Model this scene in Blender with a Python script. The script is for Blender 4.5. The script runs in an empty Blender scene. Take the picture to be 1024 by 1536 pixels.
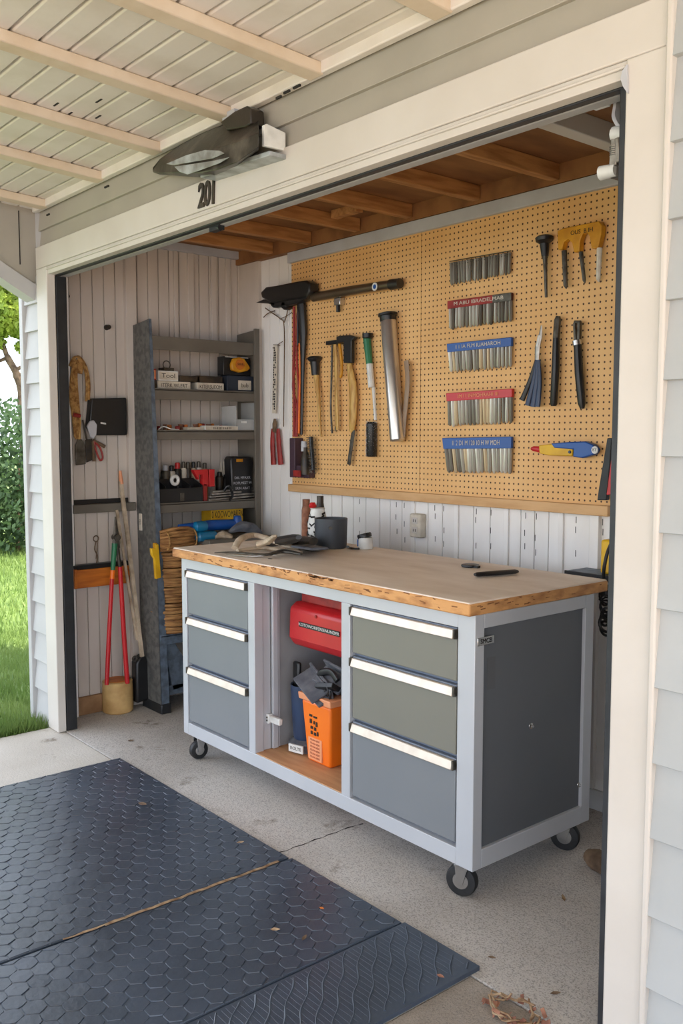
import bpy, math, random
from mathutils import Vector, Matrix
random.seed(7)
S = bpy.context.scene
COL = S.collection
R = random.uniform

# ------------------------------------------------------------------ camera
CAM_H = 1.385; F_PX = 1376.0
PITCH = math.radians(4.8188); YAW = math.radians(39.8366)
Fh = Vector((-math.cos(YAW), math.sin(YAW), 0)); Rt = Vector((math.sin(YAW), math.cos(YAW), 0))
Fw = Fh*math.cos(PITCH)+Vector((0, 0, -math.sin(PITCH))); Up = Rt.cross(Fw)
CP = Vector((0, 0, CAM_H))
cam = bpy.data.cameras.new('camera'); co = bpy.data.objects.new('camera', cam); COL.objects.link(co)
M3 = Matrix((Rt, Up, -Fw)).transposed()
co.matrix_world = Matrix.Translation(CP) @ M3.to_4x4()
cam.sensor_fit = 'VERTICAL'; cam.sensor_height = 24.0; cam.sensor_width = 16.0
cam.lens = F_PX/1536*24.0; cam.clip_start = 0.05; cam.clip_end = 500
S.camera = co
def P(px, py, ax, c):
    """point of the place seen at a pixel of the photograph, on a known plane"""
    r = Fw+Rt*((px-512)/F_PX)-Up*((py-768)/F_PX)
    i = 'xyz'.index(ax)
    return CP+r*((c-CP[i])/r[i])
def X(px, py, y=2.80): return P(px, py, 'y', y)

# ------------------------------------------------------------------ light
S.view_settings.view_transform = 'Standard'; S.view_settings.look = 'None'
S.view_settings.exposure = 0.95; S.view_settings.gamma = 1.0
S.view_settings.use_curve_mapping = False
W = bpy.data.worlds.new('sky'); S.world = W; W.use_nodes = True
nt = W.node_tree; nt.nodes.clear()
wo = nt.nodes.new('ShaderNodeOutputWorld'); bg = nt.nodes.new('ShaderNodeBackground')
sk = nt.nodes.new('ShaderNodeTexSky'); sk.sky_type = 'NISHITA'; sk.sun_disc = False
sk.sun_elevation = math.radians(48); sk.sun_rotation = math.radians(40); sk.dust_density = 3.0; sk.air_density = 1.0
mxw = nt.nodes.new('ShaderNodeMix'); mxw.data_type = 'RGBA'; mxw.inputs[0].default_value = 0.75
nt.links.new(sk.outputs[0], mxw.inputs[6]); mxw.inputs[7].default_value = (8.7, 9.4, 10.7, 1)   # thin bright cloud over the blue
nt.links.new(mxw.outputs[2], bg.inputs[0]); bg.inputs[1].default_value = 0.20
nt.links.new(bg.outputs[0], wo.inputs[0])
sl = bpy.data.lights.new('sun', 'SUN'); sl.energy = 7.5; sl.angle = math.radians(1.0); sl.color = (1.0, 0.93, 0.80)
so = bpy.data.objects.new('sun', sl); COL.objects.link(so)
sd = Vector((0.50, 0.62, 0.85))                       # towards the sun: behind the house
so.rotation_euler = sd.to_track_quat('Z', 'Y').to_euler()

# ------------------------------------------------------------------ materials
MATS = {}
def mat(name, c, rough=0.6, metal=0.0, c2=None, sc=8.0, mixlo=0.4, mixhi=0.65, bump=0.0, bsc=60.0, stretch=(1, 1, 1), alpha=1.0, coat=0.0, det=6.0, trans=0.0):
    m = bpy.data.materials.new(name); m.use_nodes = True; n = m.node_tree; N = n.nodes; L = n.links
    b = N['Principled BSDF']; b.inputs['Roughness'].default_value = rough; b.inputs['Metallic'].default_value = metal
    b.inputs['Coat Weight'].default_value = coat; b.inputs['Alpha'].default_value = alpha
    b.inputs['Transmission Weight'].default_value = trans
    tc = N.new('ShaderNodeTexCoord'); mp = N.new('ShaderNodeMapping'); mp.inputs['Scale'].default_value = stretch
    L.new(tc.outputs['Object'], mp.inputs[0])
    no = N.new('ShaderNodeTexNoise'); no.inputs['Scale'].default_value = sc; no.inputs['Detail'].default_value = det
    L.new(mp.outputs[0], no.inputs['Vector'])
    if c2 is None: c2 = tuple(x*0.86 for x in c)
    cr = N.new('ShaderNodeValToRGB'); cr.color_ramp.elements[0].position = mixlo; cr.color_ramp.elements[1].position = mixhi
    cr.color_ramp.elements[0].color = (*c, 1); cr.color_ramp.elements[1].color = (*c2, 1)
    L.new(no.outputs[0], cr.inputs[0]); L.new(cr.outputs[0], b.inputs['Base Color'])
    if bump:
        n2 = N.new('ShaderNodeTexNoise'); n2.inputs['Scale'].default_value = bsc; n2.inputs['Detail'].default_value = 4
        L.new(mp.outputs[0], n2.inputs['Vector'])
        bp = N.new('ShaderNodeBump'); bp.inputs['Strength'].default_value = bump; bp.inputs['Distance'].default_value = 0.004
        L.new(n2.outputs[0], bp.inputs['Height']); L.new(bp.outputs[0], b.inputs['Normal'])
    MATS[name] = m; return m
def lin(r, g, b):
    f = lambda v: (v/255/12.92) if v/255 <= 0.04045 else ((v/255+0.055)/1.055)**2.4
    return (f(r), f(g), f(b))
m_cream = mat('cream_paint', lin(208, 202, 194), 0.5, c2=lin(201, 194, 185), sc=3, bump=0.05)
m_ceil = mat('porch_board_paint', lin(222, 215, 207), 0.5, c2=lin(206, 197, 185), sc=5, mixlo=0.45, mixhi=0.75, bump=0.08)
m_beam = mat('porch_beam_paint', lin(216, 199, 177), 0.55, c2=lin(198, 176, 148), sc=6, mixlo=0.5, mixhi=0.75, bump=0.08)
m_sid = mat('shaded_grey_siding', lin(168, 162, 150), 0.6, c2=lin(162, 156, 144), sc=4, bump=0.05)  # grey siding with the warm shade under the porch put into its colour
m_sidr = mat('sky_lit_grey_siding', lin(176, 179, 179), 0.6, c2=lin(169, 172, 172), sc=4, bump=0.05)  # same siding, brighter and cooler: sky light painted into the right wall
m_sidw = mat('sky_lit_siding_and_pale_trim', lin(186, 185, 184), 0.55, c2=lin(178, 177, 176), sc=5, bump=0.05)  # left siding's sky light put into the tone; also plain pale trim
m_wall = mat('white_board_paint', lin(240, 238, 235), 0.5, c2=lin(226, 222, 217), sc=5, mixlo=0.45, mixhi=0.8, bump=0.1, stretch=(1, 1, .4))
m_wallL = mat('dull_white_board_paint', lin(208, 198, 188), 0.6, c2=lin(192, 181, 171), sc=5, mixlo=0.45, mixhi=0.8, bump=0.1, stretch=(1, 1, .4))  # warmer, darker off-white than the back wall boards
m_seal = mat('black_rubber_seal', lin(38, 40, 44), 0.5, c2=lin(52, 54, 58), sc=12)
m_doorgrey = mat('grey_door_edge', lin(168, 168, 168), 0.5)
m_strip = mat('silver_rail_paint', lin(188, 190, 196), 0.45, c2=lin(178, 178, 182), sc=6)
m_joist = mat('raw_joist_wood', lin(188, 134, 80), 0.7, c2=lin(152, 100, 54), sc=5, stretch=(9, 1, 9), bump=0.2)
m_ply = mat('raw_plywood', lin(150, 102, 58), 0.75, c2=lin(116, 74, 40), sc=2.2, stretch=(3, 1, 3), bump=0.1)
m_lightwood = mat('ledge_wood', lin(214, 172, 122), 0.6, c2=lin(200, 155, 104), sc=6, stretch=(1, 6, 6))
m_silver = mat('silver_powder_paint', lin(192, 195, 200), 0.42, metal=0.15, c2=lin(186, 189, 194), sc=3)
m_drw = mat('grey_drawer_paint', lin(124, 128, 132), 0.42, c2=lin(120, 124, 128), sc=2)
m_drwg = mat('olive_grey_drawer_paint', lin(124, 123, 113), 0.45, c2=lin(120, 119, 110), sc=2)
m_drwframe = mat('blue_grey_drawer_frame', lin(112, 122, 138), 0.45)
m_side = mat('charcoal_side_panel', lin(98, 102, 107), 0.5, c2=lin(93, 97, 102), sc=2)
m_inner = mat('cubby_grey', lin(150, 150, 152), 0.6)
m_handle = mat('brushed_handle_metal', lin(206, 194, 180), 0.34, metal=0.6, c2=lin(196, 182, 168), sc=20)
m_chrome = mat('chrome', lin(200, 200, 200), 0.25, metal=0.95)
m_steel = mat('steel', lin(172, 168, 160), 0.38, metal=0.75, c2=lin(140, 134, 126), sc=30)
m_dsteel = mat('dark_steel', lin(100, 96, 88), 0.45, metal=0.6, c2=lin(70, 64, 56), sc=30)
m_rubber = mat('black_rubber', lin(28, 29, 31), 0.5, c2=lin(38, 39, 41), sc=20)
m_blk = mat('black_plastic', lin(30, 30, 31), 0.38, c2=lin(24, 24, 25), sc=10)
m_blkbrown = mat('worn_black_tool', lin(38, 34, 30), 0.45, c2=lin(70, 58, 44), sc=25)
m_red = mat('red_plastic', lin(198, 36, 40), 0.35, c2=lin(182, 30, 36), sc=4)
m_dred = mat('dull_red_plastic', lin(160, 44, 38), 0.5, c2=lin(130, 32, 28), sc=20)
m_orange = mat('orange_plastic', lin(244, 122, 22), 0.4, c2=lin(236, 108, 18), sc=4)
m_orangew = mat('varnished_orange_wood', lin(206, 118, 34), 0.5, c2=lin(176, 92, 24), sc=6, stretch=(8, 1, 8))
m_peach = mat('peach_plastic', lin(236, 158, 112), 0.45)
m_blue = mat('blue_plastic', lin(24, 82, 160), 0.35, c2=lin(20, 72, 146), sc=6)
m_cyan = mat('turquoise_plastic', lin(22, 120, 165), 0.3)
m_navy = mat('navy_plastic', lin(48, 66, 96), 0.42, c2=lin(40, 54, 80), sc=8)
m_yel = mat('yellow_plastic', lin(226, 180, 26), 0.45, c2=lin(205, 155, 20), sc=12)
m_amber = mat('amber_plastic', lin(214, 152, 22), 0.45, c2=lin(186, 122, 14), sc=14)
m_green = mat('green_plastic', lin(44, 118, 80), 0.45)
m_white = mat('white_plastic', lin(224, 224, 220), 0.45, c2=lin(206, 206, 202), sc=20)
m_label = mat('paper_label', lin(216, 208, 192), 0.7, c2=lin(196, 186, 170), sc=30)
m_ink = mat('black_ink', lin(34, 30, 28), 0.7)
m_clear = mat('clear_plastic', (0.75, 0.77, 0.76), 0.25, alpha=0.45)
m_shelf = mat('grey_brown_shelf_paint', lin(112, 106, 96), 0.6, c2=lin(100, 94, 84), sc=5)
m_galv = mat('speckled_galvanised_metal', lin(112, 112, 108), 0.55, metal=0.25, c2=lin(88, 88, 86), sc=40, mixlo=.4, mixhi=.6, det=8)
m_galvb = mat('blue_grey_galvanised_metal', lin(108, 122, 138), 0.5, metal=0.25, c2=lin(84, 94, 106), sc=30)
m_wick = mat('woven_cane', lin(178, 132, 80), 0.7, c2=lin(120, 80, 42), sc=14, stretch=(1, 1, 6), bump=0.3)
m_rope = mat('straw_rope', lin(190, 148, 88), 0.8, c2=lin(132, 88, 42), sc=60, bump=0.4, bsc=200)
m_bark = mat('bark', lin(120, 98, 76), 0.9, c2=lin(72, 54, 40), sc=14, bump=0.8, bsc=30)
m_stump = mat('peeled_log', lin(206, 170, 112), 0.7, c2=lin(172, 134, 80), sc=9, bump=0.15)
m_wood = mat('pale_handle_wood', lin(206, 168, 96), 0.5, c2=lin(170, 122, 56), sc=12, stretch=(6, 6, 1), bump=0.05)
m_drift = mat('weathered_wood', lin(200, 182, 158), 0.7, c2=lin(150, 132, 110), sc=16, bump=0.3)
m_cloth = mat('grey_cloth', lin(104, 106, 112), 0.9, c2=lin(78, 80, 88), sc=20, bump=0.4)
m_top = mat('worn_bench_top', lin(240, 226, 210), 0.48, c2=lin(218, 200, 180), sc=3.5, stretch=(1, 3, 1), mixlo=.35, mixhi=.7, bump=0.15, bsc=40)
m_edge = mat('raw_bench_edge', lin(214, 158, 98), 0.65, c2=lin(150, 94, 48), sc=11, stretch=(1, 1, 2.5), mixlo=.45, mixhi=.72, bump=0.5, bsc=60)
m_cubfl = mat('cubby_plywood', lin(200, 152, 108), 0.6, c2=lin(184, 134, 92), sc=7, stretch=(1, 5, 1))
m_dust = mat('dusty_bronze_plastic', lin(44, 37, 30), 0.42, c2=lin(112, 104, 94), sc=11, mixlo=.5, mixhi=.85, bump=0.2)
m_lens = mat('clouded_lens', lin(170, 176, 178), 0.35, c2=lin(120, 120, 116), sc=14, bump=0.2)
m_pur = mat('dark_purple_plastic', lin(72, 52, 64), 0.5)
m_leafdry = mat('dry_leaf', lin(156, 108, 84), 0.8, c2=lin(108, 66, 50), sc=30)
m_twig = mat('dry_twig', lin(176, 150, 118), 0.85, c2=lin(120, 90, 62), sc=30)

def concrete(name, base, dark, fine, sc=1.4):
    m = mat(name, base, 0.85, c2=dark, sc=sc, mixlo=.42, mixhi=.72, bump=0.35, bsc=140, det=8)
    n = m.node_tree; N = n.nodes; L = n.links; b = N['Principled BSDF']
    src = b.inputs['Base Color'].links[0].from_socket
    tc = N.new('ShaderNodeTexCoord'); n2 = N.new('ShaderNodeTexNoise'); n2.inputs['Scale'].default_value = 230; n2.inputs['Detail'].default_value = 2
    L.new(tc.outputs['Object'], n2.inputs['Vector'])
    cr = N.new('ShaderNodeValToRGB'); cr.color_ramp.elements[0].position = .36; cr.color_ramp.elements[1].position = .5
    cr.color_ramp.elements[0].color = (fine, fine, fine, 1); cr.color_ramp.elements[1].color = (1, 1, 1, 1)
    L.new(n2.outputs[0], cr.inputs[0])
    mx = N.new('ShaderNodeMix'); mx.data_type = 'RGBA'; mx.blend_type = 'MULTIPLY'; mx.inputs[0].default_value = 1
    L.new(src, mx.inputs[6]); L.new(cr.outputs[0], mx.inputs[7])
    # scattered dirt marks of their own shape
    n3 = N.new('ShaderNodeTexNoise'); n3.inputs['Scale'].default_value = 5.5; n3.inputs['Detail'].default_value = 9; n3.inputs['Roughness'].default_value = .7
    L.new(tc.outputs['Object'], n3.inputs['Vector'])
    c3 = N.new('ShaderNodeValToRGB'); c3.color_ramp.elements[0].position = .30; c3.color_ramp.elements[1].position = .40
    c3.color_ramp.elements[0].color = (.45, .40, .35, 1); c3.color_ramp.elements[1].color = (1, 1, 1, 1)
    L.new(n3.outputs[0], c3.inputs[0])
    m2 = N.new('ShaderNodeMix'); m2.data_type = 'RGBA'; m2.blend_type = 'MULTIPLY'; m2.inputs[0].default_value = 1
    L.new(mx.outputs[2], m2.inputs[6]); L.new(c3.outputs[0], m2.inputs[7]); L.new(m2.outputs[2], b.inputs['Base Color'])
    return m
m_conc = concrete('garage_concrete', lin(204, 199, 193), lin(170, 163, 155), .6)
m_drive = concrete('warm_bounce_concrete', lin(222, 198, 166), lin(206, 180, 146), .85, 2.0)  # colour warmed to tint the light it bounces under the porch
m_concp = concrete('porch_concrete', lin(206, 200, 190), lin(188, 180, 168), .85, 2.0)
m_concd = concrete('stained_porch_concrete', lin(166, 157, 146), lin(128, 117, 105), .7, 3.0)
m_mat = mat('blue_grey_rubber_mat', lin(66, 76, 90), 0.34, c2=lin(52, 61, 73), sc=3.0, bump=0.25, bsc=50)

def peg_mat():
    m = bpy.data.materials.new('pegboard_hardboard'); m.use_nodes = True; n = m.node_tree; N = n.nodes; L = n.links
    b = N['Principled BSDF']; b.inputs['Roughness'].default_value = .6
    g = N.new('ShaderNodeNewGeometry'); s = N.new('ShaderNodeSeparateXYZ'); L.new(g.outputs['Position'], s.inputs[0])
    def mth(op, a, v=None, c=None):
        k = N.new('ShaderNodeMath'); k.operation = op
        for i, q in enumerate((a, v, c)):
            if q is None: continue
            if isinstance(q, (int, float)): k.inputs[i].default_value = q
            else: L.new(q, k.inputs[i])
        return k.outputs[0]
    p = 0.0254*0.93
    fx = mth('SUBTRACT', mth('FRACT', mth('DIVIDE', s.outputs[0], p)), .5); fz = mth('SUBTRACT', mth('FRACT', mth('DIVIDE', s.outputs[2], p)), .5)
    d = mth('SQRT', mth('ADD', mth('MULTIPLY', fx, fx), mth('MULTIPLY', fz, fz)))
    hole = mth('LESS_THAN', d, .155)
    no = N.new('ShaderNodeTexNoise'); no.inputs['Scale'].default_value = 4; no.inputs['Detail'].default_value = 8
    L.new(g.outputs['Position'], no.inputs['Vector'])
    cr = N.new('ShaderNodeValToRGB'); cr.color_ramp.elements[0].position = .35; cr.color_ramp.elements[1].position = .7
    cr.color_ramp.elements[0].color = (*lin(232, 186, 126), 1); cr.color_ramp.elements[1].color = (*lin(220, 170, 108), 1)
    L.new(no.outputs[0], cr.inputs[0])
    mx = N.new('ShaderNodeMix'); mx.data_type = 'RGBA'; L.new(hole, mx.inputs[0]); L.new(cr.outputs[0], mx.inputs[6])
    mx.inputs[7].default_value = (*lin(74, 42, 18), 1)
    L.new(mx.outputs[2], b.inputs['Base Color'])
    bp = N.new('ShaderNodeBump'); bp.invert = True; bp.inputs['Strength'].default_value = .8; bp.inputs['Distance'].default_value = .004
    L.new(hole, bp.inputs['Height']); L.new(bp.outputs[0], b.inputs['Normal'])
    return m
m_peg = peg_mat()
m_base = mat('old_base_board', lin(166, 128, 90), .7, c2=lin(134, 98, 64), sc=8)
m_dnavy = mat('dark_navy_card', lin(42, 50, 64), .55)
def foliage_mat(name, c, c2):
    m = mat(name, c, .6, c2=c2, sc=2.5, mixlo=.35, mixhi=.65)
    N = m.node_tree.nodes; L = m.node_tree.links; b = N['Principled BSDF']
    tr = N.new('ShaderNodeBsdfTranslucent'); L.new(b.inputs['Base Color'].links[0].from_socket, tr.inputs[0])
    ms = N.new('ShaderNodeMixShader'); ms.inputs[0].default_value = .4
    L.new(b.outputs[0], ms.inputs[1]); L.new(tr.outputs[0], ms.inputs[2]); L.new(ms.outputs[0], N['Material Output'].inputs[0])
    return m
m_grass = foliage_mat('lawn_green', lin(132, 152, 84), lin(104, 130, 62))
m_leaf = foliage_mat('bright_leaf', lin(176, 190, 84), lin(122, 150, 62))
m_hedge = foliage_mat('dark_hedge_leaf', lin(88, 112, 72), lin(60, 84, 54))

# ------------------------------------------------------------------ geometry
class G:
    def __init__(s): s.v = []; s.f = []
    def hexa(s, pts, quads=((0, 3, 2, 1), (4, 5, 6, 7), (0, 1, 5, 4), (1, 2, 6, 5), (2, 3, 7, 6), (3, 0, 4, 7))):
        o = len(s.v); s.v += [Vector(p) for p in pts]; s.f += [tuple(o+i for i in q) for q in quads]; return s
    def box(s, x0, x1, y0, y1, z0, z1):
        x0, x1 = sorted((x0, x1)); y0, y1 = sorted((y0, y1)); z0, z1 = sorted((z0, z1))
        return s.hexa([(x0, y0, z0), (x1, y0, z0), (x1, y1, z0), (x0, y1, z0), (x0, y0, z1), (x1, y0, z1), (x1, y1, z1), (x0, y1, z1)])
    def obox(s, c, u, v, w):
        c, u, v, w = map(Vector, (c, u, v, w))
        return s.hexa([c-u-v-w, c+u-v-w, c+u+v-w, c-u+v-w, c-u-v+w, c+u-v+w, c+u+v+w, c-u+v+w])
    def bar(s, p, q, wd, th, n=(0, 1, 0)):
        """flat bar from p to q, width wd across, thickness th along n"""
        p, q = Vector(p), Vector(q); d = q-p; n = Vector(n); n = (n-d*(n.dot(d)/d.dot(d))).normalized()
        u = d.cross(n).normalized()
        return s.obox((p+q)/2, d/2, u*(wd/2), n*(th/2))
    def prism(s, pts, off):
        o = len(s.v); n = len(pts); off = Vector(off)
        s.v += [Vector(p) for p in pts]+[Vector(p)+off for p in pts]
        s.f += [tuple(o+i for i in range(n))[::-1], tuple(o+n+i for i in range(n))]
        s.f += [(o+i, o+(i+1) % n, o+n+(i+1) % n, o+n+i) for i in range(n)]
        return s
    def tube(s, pts, r, n=10, flat=1.0, flatdir=(0, 1, 0), cap=True):
        pts = [Vector(p) for p in pts]
        rs = r if isinstance(r, (list, tuple)) else [r]*len(pts)
        o = len(s.v); prev = None; fd = Vector(flatdir)
        for i, p in enumerate(pts):
            a = pts[max(i-1, 0)]; b = pts[min(i+1, len(pts)-1)]; t = b-a
            if t.length < 1e-9: t = Vector((0, 0, 1)) if prev is None else pts[-1]-pts[0]
            t.normalize()
            if prev is None:
                u = fd-t*fd.dot(t)
                if u.length < 1e-3: u = Vector((1, 0, 0))-t*t.x
            else: u = prev-t*prev.dot(t)
            u.normalize(); prev = u; w = t.cross(u)
            for k in range(n):
                a_ = 2*math.pi*k/n
                s.v.append(p+u*(math.cos(a_)*rs[i]*flat)+w*(math.sin(a_)*rs[i]))
        for i in range(len(pts)-1):
            for k in range(n):
                s.f.append((o+i*n+k, o+i*n+(k+1) % n, o+(i+1)*n+(k+1) % n, o+(i+1)*n+k))
        if cap:
            s.f.append(tuple(o+k for k in range(n))[::-1]); s.f.append(tuple(o+(len(pts)-1)*n+k for k in range(n)))
        return s
    def lathe(s, base, axis, prof, n=20):
        """prof: (distance along axis, radius)"""
        b = Vector(base); a = Vector(axis).normalized()
        u = a.orthogonal().normalized(); w = a.cross(u); o = len(s.v)
        for t, r in prof:
            for k in range(n):
                q = 2*math.pi*k/n; s.v.append(b+a*t+u*(math.cos(q)*max(r, 1e-4))+w*(math.sin(q)*max(r, 1e-4)))
        for i in range(len(prof)-1):
            for k in range(n):
                s.f.append((o+i*n+k, o+i*n+(k+1) % n, o+(i+1)*n+(k+1) % n, o+(i+1)*n+k))
        s.f.append(tuple(o+k for k in range(n))[::-1]); s.f.append(tuple(o+(len(prof)-1)*n+k for k in range(n)))
        return s
    def torus(s, c, axis, R_, r, n=28, m=8, a0=0, a1=2*math.pi):
        c = Vector(c); a = Vector(axis).normalized(); u = a.orthogonal().normalized(); w = a.cross(u)
        pts = [c+u*(math.cos(a0+(a1-a0)*i/n)*R_)+w*(math.sin(a0+(a1-a0)*i/n)*R_) for i in range(n+1)]
        return s.tube(pts, r, m)
    def build(s, name, m, parent=None, bevel=0.0, smooth=True, root=None, seg=2):
        me = bpy.data.meshes.new(name)
        if parent is None:
            xs = [v.x for v in s.v]; ys = [v.y for v in s.v]; zs = [v.z for v in s.v]
            org = Vector(((min(xs)+max(xs))/2, (min(ys)+max(ys))/2, min(zs)))
        else:
            org = Vector(); q = parent
            while q: org += q.location; q = q.parent
        me.from_pydata([v-org for v in s.v], [], s.f); me.validate()
        me.materials.append(m)
        import bmesh
        bm = bmesh.new(); bm.from_mesh(me); bmesh.ops.recalc_face_normals(bm, faces=bm.faces); bm.to_mesh(me); bm.free()
        if smooth:
            me.shade_smooth(); me.set_sharp_from_angle(angle=math.radians(35))
        o = bpy.data.objects.new(name, me); COL.objects.link(o)
        if parent is None: o.location = org
        else: o.parent = parent
        if bevel:
            b = o.modifiers.new('bevel', 'BEVEL'); b.width = bevel; b.segments = seg; b.limit_method = 'ANGLE'; b.angle_limit = math.radians(40)
        return o
def smoothpts(pts, k=6):
    """catmull-rom through the points"""
    P_ = [Vector(p) for p in pts]; out = []
    for i in range(len(P_)-1):
        a = P_[max(i-1, 0)]; b = P_[i]; c = P_[i+1]; d = P_[min(i+2, len(P_)-1)]
        for j in range(k):
            t = j/k
            out.append(.5*((2*b)+(c-a)*t+(2*a-5*b+4*c-d)*t*t+(3*b-a-3*c+d)*t**3))
    out.append(P_[-1]); return out
def tag(o, label, cat, group=None):
    o['label'] = label; o['category'] = cat
    if group: o['group'] = group
    return o
def struct(o): o['kind'] = 'structure'; return o
def thing(name, label, cat, loc, group=None):
    o = bpy.data.objects.new(name, None); COL.objects.link(o); o.location = Vector(loc); o.empty_display_size = .05
    return tag(o, label, cat, group)
def text(s, name, m, origin, right, up, size, parent, depth=.001, font_w=1.0, center=True, bold=0.0):
    cu = bpy.data.curves.new(name, 'FONT'); cu.body = s; cu.size = 1; cu.extrude = depth/size/2; cu.align_x = 'CENTER' if center else 'LEFT'; cu.align_y = 'CENTER'
    cu.resolution_u = 3; cu.offset = bold
    o = bpy.data.objects.new(name, cu); COL.objects.link(o)
    dg = bpy.context.evaluated_depsgraph_get(); me = bpy.data.meshes.new_from_object(o.evaluated_get(dg))
    bpy.data.objects.remove(o)
    r = Vector(right).normalized(); u = Vector(up).normalized(); n = r.cross(u)
    org = Vector(); q = parent
    while q: org += q.location; q = q.parent
    for v in me.vertices:
        v.co = Vector(origin)-org+r*(v.co.x*size*font_w)+u*(v.co.y*size)+n*(v.co.z*size)
    me.materials.clear(); me.materials.append(m)
    ob = bpy.data.objects.new(name, me); COL.objects.link(ob)
    ob.parent = parent
    return ob

# planes of the place
YF = 1.66      # front face of the door trim
YB = 2.85      # back wall
XL = -4.25     # left garage wall
YP = 2.82      # face of the pegboard
XJL = -4.045; XJR = -1.10     # inner faces of the two jambs
ZH = 2.10      # underside of the header
Z_IC = 2.365    # garage ceiling boards

# ================================================================== STRUCTURE
g = G(); g.box(-4.42, 0.6, 1.70, 3.0, -0.12, 0); struct(g.build('floor', m_conc))
g = G(); g.box(-4.16, -3.535, -0.5, 1.696, -0.12, -0.002); g.box(-3.535, -1.519, -0.5, 1.696, -0.12, -0.002)
struct(g.build('floor_porch', m_concp, bevel=.004))
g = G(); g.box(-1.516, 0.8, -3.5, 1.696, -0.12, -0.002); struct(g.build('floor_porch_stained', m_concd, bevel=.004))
g = G(); g.box(-4.16, -1.5, -3.5, -0.504, -0.12, -0.002); struct(g.build('floor_porch_rear', m_concp))
g = G(); g.box(-4.16, 6, -14, -3.51, -0.12, -0.01); g.box(0.81, 6, -3.51, 1.5, -.12, -.01); struct(g.build('bounce_ground', m_drive))  # unseen sunlit ground, added to bounce warm light up to the porch
# crack across the garage slab
g = G(); pts = [(-2.39+R(-.006, .006), 1.70+i*.03, .0005) for i in range(14)]
g.tube(pts, [.004*max(.2, math.sin(i*1.3)**2) for i in range(14)], 5, flat=.3, flatdir=(0, 0, 1))
tag(g.build('slab_crack', m_ink), 'thin dark crack running across the garage slab from the mat edge towards the bench', 'crack')

# left wall of the garage (tongue and groove boards)
def planks_y(g, x, y0, y1, z0, z1, w=.06, gap=.004, t=.012):
    y = y0
    while y < y1-.005:
        e = min(y+w, y1); g.box(x-t, x, y+gap/2, e-gap/2, z0, z1); y = e
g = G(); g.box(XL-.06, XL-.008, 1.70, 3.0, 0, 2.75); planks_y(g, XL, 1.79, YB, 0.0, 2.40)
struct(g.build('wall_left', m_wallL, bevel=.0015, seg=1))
# raised ribs above the shelf on the left wall
g = G()
for px0, px1 in ((187, 203), (262, 268), (283, 292), (318, 326), (340, 347)):
    a = P(px0, 420, 'x', XL+.02).y; b = P(px1, 420, 'x', XL+.02).y
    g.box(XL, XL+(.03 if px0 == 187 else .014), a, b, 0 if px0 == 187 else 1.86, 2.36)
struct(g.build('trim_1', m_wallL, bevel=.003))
g = G(); g.box(XL, XL+.03, 1.9, YB, 2.325, 2.40); struct(g.build('trim_2', m_strip, bevel=.003))
# post behind the left jamb
a = P(104, 900, 'x', XL+.1)
g = G(); g.box(-4.26, -4.215, 1.785, 1.835, 0, 2.40); struct(g.build('trim_3', m_wall, bevel=.002))

# back wall: boards and battens
g = G(); g.box(XL-.05, 0.6, YB, YB+.1, 0, 2.75)
edges = [367, 395, 437, 486, 514, 570, 623, 688, 763, 825, 845, 887, 925]
xs = [P(p, 790, 'y', YB).x for p in edges]
for i in range(len(xs)-1):
    a, b = xs[i], xs[i+1]; n = 3 if b-a > .2 else (2 if b-a > .13 else 1)
    for k in range(n):
        g.box(a+(b-a)*k/n+.0015, a+(b-a)*(k+1)/n-.0015, YB-.010, YB, 0.075, 2.40)
struct(g.build('wall_back', m_wall, bevel=.0015, seg=1))
g = G()
for p in (514, 570, 623, 688, 763, 845):
    x = P(p, 790, 'y', YB).x; g.box(x-.011, x+.011, YB-.019, YB-.009, .08, 1.13)
x = P(893, 1000, 'y', YB).x; g.box(x-.02, x+.018, YB-.03, YB-.009, .08, 1.13)
struct(g.build('trim_4', m_wall, bevel=.002))
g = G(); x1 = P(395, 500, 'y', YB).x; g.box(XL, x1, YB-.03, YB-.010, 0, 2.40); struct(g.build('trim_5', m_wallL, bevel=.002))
g = G(); g.box(-4.2, 0.5, YB-.02, YB, 0, .075); struct(g.build('baseboard_back', m_sidw, bevel=.002))
g = G(); a = P(118, 1065, 'x', XL).y; g.box(XL, XL+.02, 1.84, 2.16, 0, .09); struct(g.build('baseboard_left', m_base, bevel=.003))
g = G(); g.box(.5, .6, 1.70, YB, 0, 2.75); struct(g.build('wall_right', m_wallL))
# small nail marks in the white boards below the pegboard
g = G()
for p in (541, 597, 609, 655, 668, 716, 738, 790, 806, 866, 906):
    for z in [.98+R(-.01, .1), .93+R(-.02, .02), 1.07]:
        q = P(p+R(-1, 1), 790, 'y', YB).x; g.box(q-.0012, q+.0012, YB-.0112, YB-.0098, z-.012, z+.012)
for z in (.2, .36, .52, .66, .8):
    for p in (897, 912): 
        q = P(p, 1000, 'y', YB).x; g.box(q-.0015, q+.0015, YB-.0112, YB-.0098, z-.01, z+.01)
tag(g.build('nail_marks', m_ink), 'small dark nail marks dotted down the white boards under the pegboard', 'nail marks')['kind'] = 'stuff'

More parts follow.
